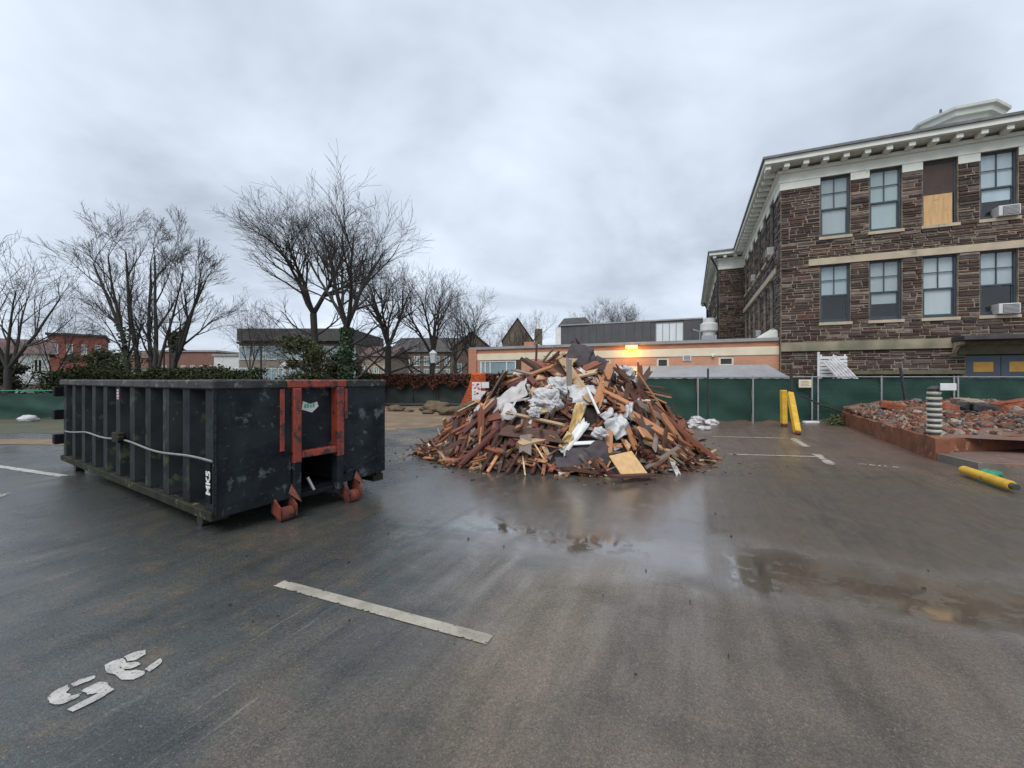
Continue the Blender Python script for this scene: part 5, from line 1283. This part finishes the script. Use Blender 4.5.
def debris():
    m = MB(); N = 46; x0, x1, y0, y1 = -2.8, 5.2, 6.4, 13.2; vs = []; 
    for j in range(N+1):
        for i in range(N+1):
            x, y = x0+(x1-x0)*i/N, y0+(y1-y0)*j/N; hh = pile_h(x, y); vs.append((x, y, hh-.03 if hh > 0 else -.05))
    m.add(vs, [(j*(N+1)+i, j*(N+1)+i+1, (j+1)*(N+1)+i+1, (j+1)*(N+1)+i) for j in range(N) for i in range(N)])
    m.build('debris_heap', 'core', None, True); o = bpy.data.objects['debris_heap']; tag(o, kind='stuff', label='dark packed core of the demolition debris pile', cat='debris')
    # splinters and smaller planks, uncountable
    rr = random.Random(99); sm = MB(); proto = [plank_mesh(300+k) for k in range(6)]
    def rnd_pos(front=.75, spread=1.0):
        while True:
            a = rr.uniform(0, 2*math.pi)
            if math.sin(a) > .25 and rr.random() < front: continue
            d = rr.random()**.6*spread
            return PC.x+math.cos(a)*d*(2.8 if math.cos(a) > 0 else 3.4), PC.y+math.sin(a)*d*2.55
    def place(L, w, th, x, y, tilt, lift, down=.5, up_bias=0):
        n = pile_n(x, y); g = Vector((n.x, n.y, 0)); g = g.normalized() if g.length > .05 else Vector((0, -1, 0))
        an = rr.gauss(0, .55) if rr.random() < down else rr.uniform(0, 6.28)
        t1 = g.copy(); t1.rotate(Matrix.Rotation(an, 3, 'Z')); d = (t1-n*t1.dot(n)).normalized()
        if rr.random() < .5: d = -d
        d = (d+n*rr.gauss(0, tilt)).normalized()
        nn = (n+Vector((rr.gauss(0, .25), rr.gauss(0, .25), 0))).normalized()
        Mx = frame_from(d, nn); z = pile_h(x, y)+lift
        low = z-abs(d.z)*L*.45-w*.3*abs(Mx[2][1])
        if low < .02: z += .02-low
        # keep the visible ends from hanging far over open ground
        return Matrix.Translation((x, y, z)) @ Mx.to_4x4() @ Matrix.Diagonal((L, w, th, 1))
    loose = []
    KEEP = [(514, 402, 19), (512, 417, 9), (546, 405, 12), (558, 392, 11), (587, 400, 16), (578, 421, 15), (565, 446, 16), (571, 443, 14), (617, 430, 13), (609, 419, 10), (643, 410, 10), (627, 415, 9), (628, 466, 20), (578, 358, 12), (590, 363, 10), (604, 371, 10), (623, 377, 14), (583, 447, 14), (580, 460, 8), (600, 456, 7)]
    def blocked(x, y, grow=0):
        u, v = proj((x, y, pile_h(x, y)+.1)); return y < PC.y+.4 and any((u-a)**2+(v-b)**2 < (r+grow)**2 for a, b, r in KEEP)
    for k in range(3600):
        x, y = rnd_pos(spread=1.04)
        if blocked(x, y): continue
        L = rr.uniform(.10, .55)*(1 if rr.random() < .85 else 1.6); w = rr.uniform(.015, .09); th = rr.uniform(.008, .035)
        T = place(L, w, th, x, y, .32, rr.uniform(-.03, .09)); c = WOODC[rr.choices(WK, WW)[0]]; kk = rr.uniform(.55, 1.3)
        if rr.random() < .06: c, kk = (.62, .60, .57), rr.uniform(.7, 1)
        p = rr.choice(proto); sm.add([T @ Vector(v) for v in p.v], p.f, tuple(q*kk for q in c))
    for k in range(420):
        x, y = rnd_pos(spread=.97)
        if blocked(x, y, 6): continue
        L = rr.uniform(.5, 1.5); foot = math.hypot((x-PC.x)/3.1, (y-PC.y)/2.6)
        if foot > .7: L = min(L, .9)
        T = place(L, rr.uniform(.02, .06), rr.uniform(.012, .035), x, y, .20, rr.uniform(.0, .20), .7); c = WOODC[rr.choices(WK, WW)[0]]; kk = rr.uniform(.6, 1.3)
        p = rr.choice(proto); sm.add([T @ Vector(v) for v in p.v], p.f, tuple(q*kk for q in c))
    tag(sm.build('splinters', 'woods'), 'splinters and small offcuts strewn over the debris pile', 'debris', kind='stuff')
    protos = [plank_mesh(200+k).mesh('plank', MAT['wood']) for k in range(12)]
    def plank(T, col, label, grp='broken planks in the debris pile', name='plank', k=None):
        o = bpy.data.objects.new(name, rr.choice(protos)); COL.objects.link(o); o.matrix_world = T
        kk = k or rr.uniform(.75, 1.25); o.color = tuple(v*kk for v in WOODC[col])+(1,); return tag(o, label, 'plank', grp)
    for k in range(278):
        for _ in range(30):
            x, y = rnd_pos(.85, .94)
            if not blocked(x, y, 5): break
        big = rr.random(); foot = math.hypot((x-PC.x)/3.1, (y-PC.y)/2.6)
        L = rr.uniform(.45, 1.0) if big < .45 else rr.uniform(1.0, 2.1); w = rr.uniform(.05, .12) if rr.random() < .45 else rr.uniform(.12, .24); th = rr.uniform(.02, .05)
        if foot > .72: L = min(L, 1.25)
        if foot < .3: L = min(L, 1.1)
        T = place(L, w, th, x, y, .17, rr.uniform(.03, .24), .72); c = rr.choices(WK, WW)[0]
        loose.append((plank(T, c, 'plank'), c, L, w, T))
    # particular pieces
    def bar(pa, pb, w, th, col, label, lift=.06, roll=0):
        pa, pb = Vector(pa), Vector(pb); d = pb-pa; n = Vector((0, 0, 1)) if abs(d.normalized().z) < .9 else Vector((0, -1, 0)); n.rotate(Matrix.Rotation(roll, 3, d.normalized()))
        T = Matrix.Translation((pa+pb)/2+Vector((0, 0, lift))) @ frame_from(d, n).to_4x4() @ Matrix.Diagonal((d.length*1.04, w, th, 1))
        return plank(T, col, label, None, 'plank', 1.0)
    def at(u, v, toward=0.0): p = pile_hit(u, v); p.y -= toward; return p
    a, b = pile_hit(640, 400), G(708, 457, .05); bar(a+Vector((0, -.05, .1)), b, .20, .09, 'dark brown', 'longest dark beam running down the right slope to the ground')
    a, b = pile_hit(652, 412), G(716, 462, .05); bar(a+Vector((0, -.1, .06)), b, .10, .07, 'reddish-brown', 'thin reddish beam lying just below the longest dark beam')
    bar(G(646, 471, .06), G(681, 449, .45), .13, .03, 'weathered grey', 'grey board sticking out right of the yellow plywood')
    a = pile_hit(481, 447); bar(a+Vector((0, -.05, -.1)), a+Vector((0, .05, .78)), .13, .05, 'reddish-brown', 'upright reddish board standing on the left slope', 0)
    a = pile_hit(569, 400); bar(a+Vector((0, -.1, -.1)), a+Vector((0, .0, .92)), .11, .05, 'weathered grey', 'upright pale post standing below the crest', 0)
    a = pile_hit(534, 372); b = pile_hit(554, 386); bar(a+Vector((-.25, -.1, .25)), b+Vector((.1, -.1, .0)), .2, .08, 'dark brown', 'thick dark beam jutting up left of the crest')
    a = pile_hit(575, 440); bar(pile_hit(594, 434), pile_hit(626, 404), .15, .04, 'reddish-brown', 'reddish board rising diagonally at the middle of the front', .12)
    bar(pile_hit(637, 455), pile_hit(620, 415), .12, .04, 'orange-tan', 'orange board upright above the yellow plywood', .08)
    bar(pile_hit(606, 460), pile_hit(607, 437), .22, .03, 'orange-tan', 'wide orange board left of the plywood sheet', .10)
    for k, (ua, va, ub, vb) in enumerate(((505, 386, 545, 383), (506, 391, 540, 391), (497, 381, 536, 378))):
        bar(pile_hit(ua, va)+Vector((0, -.05, 0)), pile_hit(ub, vb)+Vector((0, -.05, 0)), .09, .04, 'orange-tan', ('middle', 'lowest', 'topmost')[k]+' of the stacked tan strips on the left slope', .10)
    for k, (ua, va, ub, vb) in enumerate(((425, 455, 468, 452), (440, 462, 500, 455), (430, 449, 478, 438), (600, 474, 560, 469), (655, 476, 610, 478))):
        bar(G(ua, va, .06), G(ub, vb, .10), .14, .035, ('maroon', 'orange-tan', 'weathered grey', 'dark brown', 'dark brown')[k], ('maroon board flat on asphalt at left tip of pile', 'tan board flat at the left front of the pile', 'grey board on the left tip behind the maroon one', 'dark board flat on asphalt before the pile', 'dark board lying under the yellow plywood')[k], .02)
    a = pile_hit(536, 366); bar(a, a+Vector((.02, 0, .42)), .05, .05, 'dark brown', 'thin stake sticking up left of the crest', .1)
    # plywood square
    def slab(name, u, v, w, l, th, mat, label, cat, tilt=(0, 0, 0), lift=.05, mesh=None, ground=None):
        p = G(u, v, ground) if ground is not None else pile_hit(u, v); n = pile_n(p.x, p.y) if ground is None else Vector((0, -.35, 1)).normalized()
        g = Vector((1, 0, 0)); Mx = frame_from(g-n*g.dot(n), n).to_4x4() @ Euler([math.radians(q) for q in tilt]).to_matrix().to_4x4()
        mm = mesh or MB().bbox(-w/2, w/2, -l/2, l/2, -th/2, th/2, min(.006, th*.2)); o = mm.build(name, mat, None, mesh is not None)
        o.matrix_world = Matrix.Translation(p+n*lift) @ Mx; tag(o, label, cat); return o
    slab('plywood_sheet', 628, 466, .46, .50, .022, 'ply', 'yellow square plywood sheet leaning at the front foot of pile', 'plywood', (22, 0, 22), .02, ground=.20)
    def sheet(w, l, seed, amp=.08, droop=.0, th=.012):
        rr2 = random.Random(seed); N = 12; mm = MB(); top = []; bot = []
        edge = [rr2.uniform(.75, 1.1) for _ in range(4*N)]
        for j in range(N+1):
            for i in range(N+1):
                a, b_ = i/N-.5, j/N-.5; k = 1+.13*mnoise.noise(Vector((a*5, b_*5, seed)))
                z = amp*(mnoise.noise(Vector((a*3, b_*3, seed*1.7)))*1.6+mnoise.noise(Vector((a*8, b_*8, seed)))*.7)-droop*(a*a+b_*b_)*2
                top.append((a*w*k, b_*l*k, z+th)); bot.append((a*w*k, b_*l*k, z))
        nn = len(top); mm.v = [tuple(p) for p in top+bot]; q = N+1
        for j in range(N):
            for i in range(N):
                A = j*q+i; mm.f.append((A, A+1, A+q+1, A+q)); mm.f.append((nn+A, nn+A+q, nn+A+q+1, nn+A+1))
        for i in range(N):
            for (A, B) in ((i, i+1), ((N)*q+i+1, N*q+i), ((i+1)*q, i*q), (i*q+N, (i+1)*q+N)): mm.f.append((A, nn+A, nn+B, B))
        mm.c = [None]*len(mm.f); return mm
    def sh(name, u, v, w, l, mat, label, cat, tilt=(0, 0, 0), amp=.08, droop=0, lift=.12, seed=1): return slab(name, u, v, w, l, .01, mat, label, cat, tilt, lift, sheet(w, l, seed, amp, droop))
    sh('tarp', 514, 401, .95, .48, 'tarp', 'grey-white cloth draped over boards on the left slope', 'cloth', (8, 0, -10), .05, .03, .15, 25)
    sh('tarp', 512, 417, .42, .42, 'tarp', 'hanging corner of white cloth below the grey-white cloth', 'cloth', (20, 0, -20), .08, .1, .15, 5)
    sh('plastic_sheet', 587, 400, .75, .55, 'plastic', 'pale plastic sheet draped right of the two white bags', 'plastic sheet', (15, 0, 10), .08, .15, .16, 7)
    sh('plastic_sheet', 617, 430, .40, .40, 'plastic', 'crumpled white sheet above the orange boards', 'plastic sheet', (10, 0, 30), .10, .1, .16, 9)
    sh('plastic_sheet', 609, 419, .34, .22, 'plastic', 'torn white scrap beside the diagonal reddish board', 'plastic sheet', (25, 0, 40), .08, .1, .14, 12)
    sh('plastic_sheet', 643, 410, .26, .34, 'plastic', 'bluish white scrap at the top of the longest dark beam', 'plastic sheet', (5, 0, 20), .10, .1, .17, 14)
    sh('plastic_sheet', 627, 415, .16, .34, 'plastic', 'narrow white scrap on the upper right slope', 'plastic sheet', (15, 0, -15), .06, .1, .15, 16)
    sh('plastic_sheet', 484, 417, .22, .40, 'plastic', 'narrow white sheet behind the upright reddish board', 'plastic sheet', (40, 0, 10), .05, .05, .12, 18)
    sh('plastic_sheet', 521, 381, .45, .30, 'tarp', 'pale rag at the top of the left slope', 'plastic sheet', (20, 0, 10), .08, .1, .17, 20)
    slab('foam_board', 578, 421, .26, .75, .07, 'foam', 'yellow crumbling foam board in the middle of the front', 'foam board', (20, 0, -25), .12, sheet(.20, .62, 61, .06, .04, .06))
    slab('foam_board', 564, 444, .20, .42, .05, 'foam', 'lower yellow and white foam board left of the dark felt', 'foam board', (18, 0, -30), .12, sheet(.15, .34, 66, .06, .04, .05))
    slab('white_board', 571, 441, .17, .80, .02, 'white', 'white painted board beside the lower foam board', 'board', (16, 0, -38), .17, sheet(.17, .80, 68, .02, .05, .02))
    slab('white_board', 583, 447, .62, .07, .03, 'white', 'thin white strip lying flat on dark felt', 'board', (0, 0, 3), .16)
    slab('white_strip', 590, 409, .05, .62, .03, 'white', 'bent white trim strip over the pale plastic sheet', 'strip', (18, 0, 20), .22)
    slab('foam_board', 548, 413, .50, .12, .06, 'foam', 'small yellow foam strip under the white bags', 'foam board', (10, 0, 25), .10)
    for i, (u, v, w, l, tl, lab) in enumerate(((578, 359, .55, .55, (52, 5, -18), 'largest dark roofing felt sheet standing on the crest'), (590, 363, .34, .62, (50, 0, 12), 'tall narrow felt sheet right of the largest one'), (604, 371, .62, .50, (35, 0, 10), 'rounded brown felt piece on the right of the crest'), (580, 460, .50, .40, (10, 0, 10), 'dark slate-grey felt chunk at the front foot'), (600, 456, .42, .45, (20, 0, 30), 'dark felt scrap left of the plywood'), (573, 467, .70, .25, (5, 0, 4), 'flat brown-grey felt strip at the front edge'), (646, 440, .45, .45, (15, 0, 25), 'dark felt square on the right slope'), (660, 452, .5, .35, (5, 0, -10), 'grey felt sheet low on the right slope'), (548, 370, .75, .35, (10, 0, 12), 'flat grey board-like felt left of the crest'))):
        sh('roofing_felt', u, v, w, l, 'felt', lab, 'roofing felt', tl, .015, .04, .10, 30+i)
    def bag(u, v, s, seed, label, lift=.15):
        p = pile_hit(u, v); mm = MB(); vs = []; NU, NV = 34, 20
        for j in range(NV+1):
            for i in range(NU):
                th, ph = math.pi*j/NV, 2*math.pi*i/NU; d = Vector((math.sin(th)*math.cos(ph), math.sin(th)*math.sin(ph), math.cos(th)))
                k = 1+.42*mnoise.noise(d*2.0+Vector((seed*2.3, 0, 0)))-.34*abs(mnoise.noise(d*4+Vector((seed, 2, 0))))-.22*abs(mnoise.noise(d*8+Vector((1, seed, 0))))
                q = Vector((d.x*1.15, d.y*.85, d.z*.9))*s*k; vs.append(q)
        mm.add(vs, [(j*NU+i, (j+1)*NU+i, (j+1)*NU+(i+1) % NU, j*NU+(i+1) % NU) for j in range(NV) for i in range(NU)])
        o = mm.build('plastic_bag', 'plastic'); o.location = p+Vector((0, -lift, lift*.6)); tag(o, label, 'plastic bag', 'white plastic bags in the debris pile')
    bag(546, 405, .28, 1, 'full white plastic bag left of centre below the clear one'); bag(558, 392, .26, 2, 'clear crumpled plastic bag just below the crest'); bag(623, 377, .20, 3, 'white crumpled bag at the right end of the crest'); bag(632, 387, .16, 4, 'small white bag below the one at the right of the crest'); bag(535, 416, .12, 6, 'small round white bag beside the full white bag')
    bag(598, 437, .13, 7, 'small grey-white bag beside the foam board')
    marks = [('the yellow plywood sheet', 628, 466), ('the upright reddish board', 481, 428), ('the upright pale post', 569, 385), ('the grey-white draped cloth', 514, 402), ('the full white bag', 546, 405), ('the clear plastic bag', 558, 392),
             ('the pale plastic sheet', 587, 400), ('the white bag at the crest', 623, 377), ('the yellow foam board', 578, 421), ('the white painted board', 570, 443), ('the largest felt sheet', 578, 358), ('the longest dark beam', 676, 428),
             ('the stacked tan strips', 522, 388), ('the crumpled white sheet', 617, 430), ('the dark felt square', 646, 440), ('the grey board by the plywood', 664, 460), ('the maroon board at the left tip', 446, 453), ('the slate-grey felt chunk', 580, 460)]
    def shp(T):
        dz = abs(T.col[0].normalized().z); d = T.col[0].normalized()
        return 'steeply tilted' if dz > .55 else 'end-on' if abs(d.y) > .85 else 'slanting' if dz > .25 else 'flat-lying'
    describe([(o, c, ('long' if L > 1.0 else 'short')+(' wide' if w > .13 else ' narrow' if w < .09 else ''), shp(T), T.translation) for o, c, L, w, T in loose], marks, 'broken plank', '', 'broken planks in the debris pile')
    cm = MB()
    for k in range(345):
        if k < 300:
            a = rr.uniform(0, 6.28); d = 1.0+abs(rr.gauss(0, .16)); x, y = PC.x+math.cos(a)*d*(2.8 if math.cos(a) > 0 else 3.4), PC.y+math.sin(a)*d*2.6
        else: y = rr.uniform(2.2, 9); x = rr.uniform(-.9, 1.0)*y
        L = rr.uniform(.015, .09)*(1 if k < 300 else .35); c = WOODC[rr.choices(WK, WW)[0]] if k < 300 else (.075, .065, .055)
        p = rr.choice(proto); T = Matrix.Translation((x, y, .014)) @ Matrix.Rotation(rr.uniform(0, 6.28), 4, 'Z') @ Matrix.Diagonal((L, L*.35, .012, 1)); cm.add([T @ Vector(v) for v in p.v], p.f, tuple(q*.8 for q in c))
    tag(cm.build('scattered_chips', 'woods'), 'tiny wood chips and grit scattered on the wet asphalt', 'debris', kind='stuff')
    # white litter beside the pile
    for i, (u, v, s, lab) in enumerate(((697, 421, .30, 'blue-white plastic bag on ground before the green fence'), (712, 423, .26, 'white crumpled litter heap by the black post'), (690, 426, .24, 'white rubble scraps at the right end of the pile'), (704, 428, .16, 'small pinkish white scrap nearest the faded thin line'))):
        p = G(u, v+2); o = boulder(p, s, 90+i, flat=.55).build('litter', 'plastic'); o.location = (p.x, p.y, s*.26); tag(o, lab, 'litter', 'white litter right of the debris pile')
debris()

# ------------------------------------------------------------------ terrace with rubble, striped pipe, bollards
A_, B_ = Vector((8.52, 8.45)), Vector((12.05, 15.4))
def terrace():
    t = thing('brick_terrace', 'raised terrace edged in red-stained concrete with rubble on top', 'terrace', (A_.x, A_.y, 0))
    o = Vector((A_.x, A_.y, 0)); d = (B_-A_).normalized(); nn = Vector((d.y, -d.x)); Tk = .22; hh = .45
    def rel(p, z): return (p.x-o.x, p.y-o.y, z)
    E = Vector((11.2, 9.05)); E2 = Vector((20, 11.0))
    m = MB(); a, b, c, dd = A_, B_, B_+nn*Tk, A_+nn*Tk; N = 16
    for i in range(N):
        p, q = A_.lerp(B_, i/N), A_.lerp(B_, (i+1)/N); k0, k1 = .02*math.sin(i*2.1), .02*math.sin((i+1)*2.1)
        m.add([rel(p, 0), rel(q, 0), rel(q+nn*Tk, 0), rel(p+nn*Tk, 0), rel(p, hh+k0), rel(q, hh+k1), rel(q+nn*Tk, hh+k1), rel(p+nn*Tk, hh+k0)], ((0, 1, 5, 4), (4, 5, 6, 7), (3, 7, 6, 2))+(((0, 4, 7, 3),) if i == 0 else ())+(((1, 2, 6, 5),) if i == N-1 else ()))
    m.build('left_edge_wall', 'terr', t)
    m = MB(); m.add([rel(p, z) for z in (0, hh-.004) for p in (A_+Vector((.003, .005)), E2, E2+Vector((-.1, .25)), A_+nn*Tk+Vector((0, .25)))], ((0, 1, 5, 4), (4, 5, 6, 7), (1, 2, 6, 5), (2, 3, 7, 6))); m.build('front_edge_wall', 'terr', t)
    m = MB(); m.add([rel(p, .40) for p in (A_+nn*.2+d*.2, E2+Vector((-.2, .24)), Vector((21, 15.7)), B_+nn*.2)], ((0, 1, 2, 3),)); m.build('terrace_floor', 'pink', t)
    s = MB(); P = [A_+Vector((.0, -.03)), Vector((8.27, 7.45)), Vector((9.6, 7.16)), Vector((19, 5.2)), Vector((20, 10.9)), E+Vector((0, -.03))]
    n = len(P); s.add([rel(p, z) for z in (0, .16) for p in P], [tuple(range(n, 2*n))]+[(i, (i+1) % n, n+(i+1) % n, n+i) for i in range(n)]); s.build('concrete_step', 'slab', t)
    top = MB(); top.add([rel(p, .164) for p in (A_+Vector((.10, -.10)), Vector((8.42, 7.55)), Vector((18.9, 5.4)), Vector((19.9, 10.7)), E+Vector((0, -.08)))], ((0, 1, 2, 3, 4),)); top.build('step_top', 'pink', t)
terrace()
def rub_h(x, y):
    d = (B_-A_).normalized(); nn = Vector((d.y, -d.x)); p = Vector((x, y))-A_; s, w = p.dot(d), p.dot(nn)
    if w < .12 or s < -.5: return .40
    back = max(0, min(1, (y-10.2)/4.6)); right = max(0, min(1, (x-9.5)/6))
    edge = min(1, w/.5)
    h = .42+edge*(.10+.10*mnoise.noise(Vector((x*1.2, y*1.2, 1))))*min(1, back*3+.25*(x < 10.3))+back*right*.30
    return h+.07*mnoise.noise(Vector((x*2.5, y*2.5, 4)))*back
def rubble():
    rr = random.Random(55); pts = []
    d = (B_-A_).normalized(); nn = Vector((d.y, -d.x))
    m = MB(); N = 40; vs = []
    for j in range(N+1):
        for i in range(N+1):
            p = A_+d*(.5+7.1*j/N)+nn*(.16+8.6*i/N); x, y = p
            y = min(y, 15.75); vs.append((x, y, rub_h(x, y)))
    m.add(vs, [(j*(N+1)+i, j*(N+1)+i+1, (j+1)*(N+1)+i+1, (j+1)*(N+1)+i) for j in range(N) for i in range(N)]); tag(m.build('rubble_bed', 'pink', None, True), 'bed of brick dust and mortar under the rubble', 'rubble', kind='stuff')
    CC = {'orange-red': (.33, .105, .055), 'pale mortar': (.38, .335, .27), 'grey concrete': (.20, .195, .19), 'dark slate': (.05, .052, .06), 'salmon': (.28, .16, .115), 'brown': (.16, .09, .06)}
    K, Wt = list(CC), [3.6, 3.0, 2.0, 1.3, 2.6, 3.2]
    def chunk(seed, brick):
        r2 = random.Random(seed); mm = MB(); mm.bbox(-.5, .5, -.5, .5, -.5, .5, .06 if brick else .16); j = .04 if brick else .13
        mm.v = [(x+r2.uniform(-j, j), y+r2.uniform(-j, j), z+r2.uniform(-j, j)) for x, y, z in mm.v]; return mm
    pro = [chunk(k, k < 4) for k in range(9)]
    def pos():
        while True:
            y = 9.0+rr.random()**.85*6.6; x = rr.uniform(8.7, 17.5); p = Vector((x, y))-A_
            if p.dot(nn) < .1 or x > 1.30*y+.6: continue
            if y < 10.4 and x > 10.0 and rr.random() < .85: continue
            return x, y
    sm = MB()
    for k in range(6000):
        x, y = pos(); s = rr.uniform(.02, .085); p = rr.choice(pro); c = CC[rr.choices(K, Wt)[0]]; kk = rr.uniform(.7, 1.2)
        T = Matrix.Translation((x, y, rub_h(x, y)+s*.25)) @ Euler((rr.uniform(0, 6), rr.uniform(0, 6), rr.uniform(0, 6))).to_matrix().to_4x4() @ Matrix.Diagonal((s*1.6, s, s*.7, 1))
        sm.add([T @ Vector(v) for v in p.v], p.f, tuple(q*kk for q in c))
    tag(sm.build('rubble_fragments', 'rubs'), 'small brick and mortar fragments over the terrace', 'rubble', kind='stuff')
    mesh = [p.mesh('rubble_chunk', MAT['rub']) for p in pro]; lb, lc = [], []
    for k in range(250):
        x, y = pos(); brick = rr.random() < .4; i = rr.randrange(4) if brick else rr.randrange(4, 9)
        o = bpy.data.objects.new('loose_brick' if brick else 'rubble_chunk', mesh[i]); COL.objects.link(o)
        cn = rr.choice(('orange-red', 'salmon', 'brown')) if brick else rr.choices(K, Wt)[0]; kk = rr.uniform(.75, 1.2)
        s = .20 if brick else rr.uniform(.10, .26); dm = (s, s*.5, s*.32) if brick else (s*1.2, s*.9, s*.5)
        o.matrix_world = Matrix.Translation((x, y, rub_h(x, y)+dm[2]*.35)) @ Euler((rr.gauss(0, .35), rr.gauss(0, .35), rr.uniform(0, 6.28))).to_matrix().to_4x4() @ Matrix.Diagonal((*dm, 1))
        o.color = tuple(v*kk for v in CC[cn])+(1,)
        nm = 'loose brick' if brick else 'rubble chunk'; tag(o, nm, 'brick' if brick else 'chunk')
        (lb if brick else lc).append((o, cn, 'big' if s > .24 else 'small' if s < .17 else 'middling' if not brick else 'tumbled', ('tilted', 'flat', 'half-buried')[k % 3] if not brick else 'tilted' if abs(o.matrix_world.col[2].normalized().z) < .9 else 'flat', (x, y, .7)))
    # large dark slabs
    for i, (u, v, s, c, lab) in enumerate(((985, 402, .5, 'dark slate', 'biggest dark slab lying at the back of rubble'), (962, 405, .55, 'dark slate', 'dark slab just right of the striped pipe'), (968, 398, .5, 'pale mortar', 'white block under the fence behind the dark slabs'), (945, 396, .5, 'orange-red', 'orange clump of joined bricks behind the striped pipe'), (1012, 398, .7, 'orange-red', 'orange clump of joined bricks at the right edge'), (895, 406, .5, 'orange-red', 'orange brick slab left of the striped pipe near fence'), (915, 402, .4, 'salmon', 'salmon brick lump between the tilted post and striped pipe'), (857, 409, .35, 'salmon', 'reddish rounded lump at the far left corner of the terrace'))):
        y = 12.8+.3*(i % 3); x = X(u, y); o = bpy.data.objects.new('rubble_slab', mesh[4+i % 5]); COL.objects.link(o); z = max(rub_h(x, y), .45)
        if i == 7: y = 14.6; x = X(u, y); z = .5
        o.matrix_world = Matrix.Translation((x, y, z+.1)) @ Euler((rr.gauss(0, .2), rr.gauss(0, .2), rr.uniform(-.5, .5))).to_matrix().to_4x4() @ Matrix.Diagonal((s*1.5, s*.8, s*.55, 1)); o.color = (*CC[c], 1); tag(o, lab, 'rubble slab')
    marks = [('the ringed pipe', 934, 414), ('the tilted dark post', 906, 395), ('the biggest dark slab', 985, 402), ('the dark slab by the pipe', 962, 405), ('the white block under the fence', 968, 398), ('the orange brick clump behind the pipe', 945, 396), ('the orange brick clump at the photo edge', 1012, 398), ('the orange slab left of the pipe', 895, 406), ('the reddish lump at the far corner', 857, 409), ('the left edge wall', 880, 432), ('the concrete step', 985, 442)]
    describe(lb, marks, 'loose brick', '', 'loose bricks in the terrace rubble'); describe(lc, marks, 'rubble chunk', '', 'broken chunks in the terrace rubble')
    # striped ringed pipe with white plate
    y = 8.95; x = X(934, y); z0 = .40; z1 = Zv(389, y); t = thing('ringed_pipe', 'upright pipe of dark and cream rings standing at the terrace corner', 'pipe', (x, y, z0))
    n = 9; hh = (z1-z0)/n
    for k in range(n):
        c = MB(); r0 = .115 if k < n-1 else .105
        c.tube([(0, 0, k*hh+.001), (0, 0, k*hh+hh*.2), (0, 0, k*hh+hh*.45), (0, 0, k*hh+hh*.5)], [r0, r0+.012, r0+.012, r0], 20); c.build('cream_ring', 'creamring', t, False)
        c = MB(); c.tube([(0, 0, k*hh+hh*.5), (0, 0, (k+1)*hh)], r0-.012, 20); c.build('dark_ring', 'darkstripe', t)
    c = MB(); c.tube([(0, 0, z1-z0), (0, 0, z1-z0+.07)], [.12, .05], 16); c.build('cap', 'felt', t)
    pm = thing('white_plate', 'small white plate fixed beside the top of the ringed pipe', 'plate', (X(940, y), y-.02, Zv(387.5, y)))
    MB().bbox(-.16, .17, -.16, -.13, -.06, .09, .008).build('plate', 'white', pm); MB().box(-.15, -.12, -.14, .02, -.05, -.02).build('clip', 'felt', pm)
rubble()
def bollards():
    def sq(pa, pb, w, label, cap=True):
        pa, pb = Vector(pa), Vector(pb); t = thing('yellow_post', label, 'bollard', pa, 0, 'yellow bollards pulled from the lot'); d = pb-pa
        m = MB(); L = d.length; m.bbox(-w/2, w/2, -w/2, w/2, .1, L, .025)
        z = d.normalized(); x = Vector((1, 0, 0)); x = (x-z*x.dot(z)).normalized(); Mx = Matrix((x, z.cross(x), z)).transposed()
        o = m.build('shaft', 'yellow', t); o.rotation_euler = Mx.to_euler()
        m = MB(); m.bbox(-w*.38, w*.38, -w*.38, w*.38, 0, .099, .01); q = m.build('rusty_base', 'rust', t); q.rotation_euler = Mx.to_euler()
    p = G(784, 427); sq(p, Vector((p.x-.02, p.y, Zv(390, p.y))), .175, 'upright yellow post before the green fence')
    p = G(798, 435); sq(p, Vector((X(790, 13.4), 13.4, Zv(393, 13.4))), .17, 'yellow post leaning against the upright one')
    t = thing('yellow_bollard', 'yellow round bollard lying on its side by the concrete step', 'bollard', G(964, 470, .1), 0, 'yellow bollards pulled from the lot'); d = G(1012, 486, .1)-G(964, 470, .1)
    m = MB(); m.tube([Vector((0, 0, 0))-d*.02, d*.0, d*.97, d], [.05, .072, .072, .062], 18); m.build('shaft', 'yellow', t, False)
    m = MB(); m.tube([d*1.001, d*1.08], [.045, .045], 12); m.build('stub', 'darkstripe', t)
    o = boulder(None, .16, 5, flat=.45).build('plastic_cover', 'greenplastic', None, True); p = G(993, 478.5); o.location = (p.x+.05, p.y+.1, .05); tag(o, 'bright green plastic scrap behind the fallen yellow bollard', 'plastic scrap')
    # weeds at the terrace end
    rr = random.Random(8); P = [Vector((rr.gauss(0, .3), rr.gauss(0, .15), abs(rr.gauss(.12, .12))+.02)) for _ in range(260)]; m = MB(); leaf_cloud(m, P, .06, rr); o = m.build('weeds', 'leaf'); p = G(838, 425); o.location = (p.x, p.y-.1, 0); tag(o, 'small clump of weeds at the far end of the terrace edge', 'weeds')
bollards()
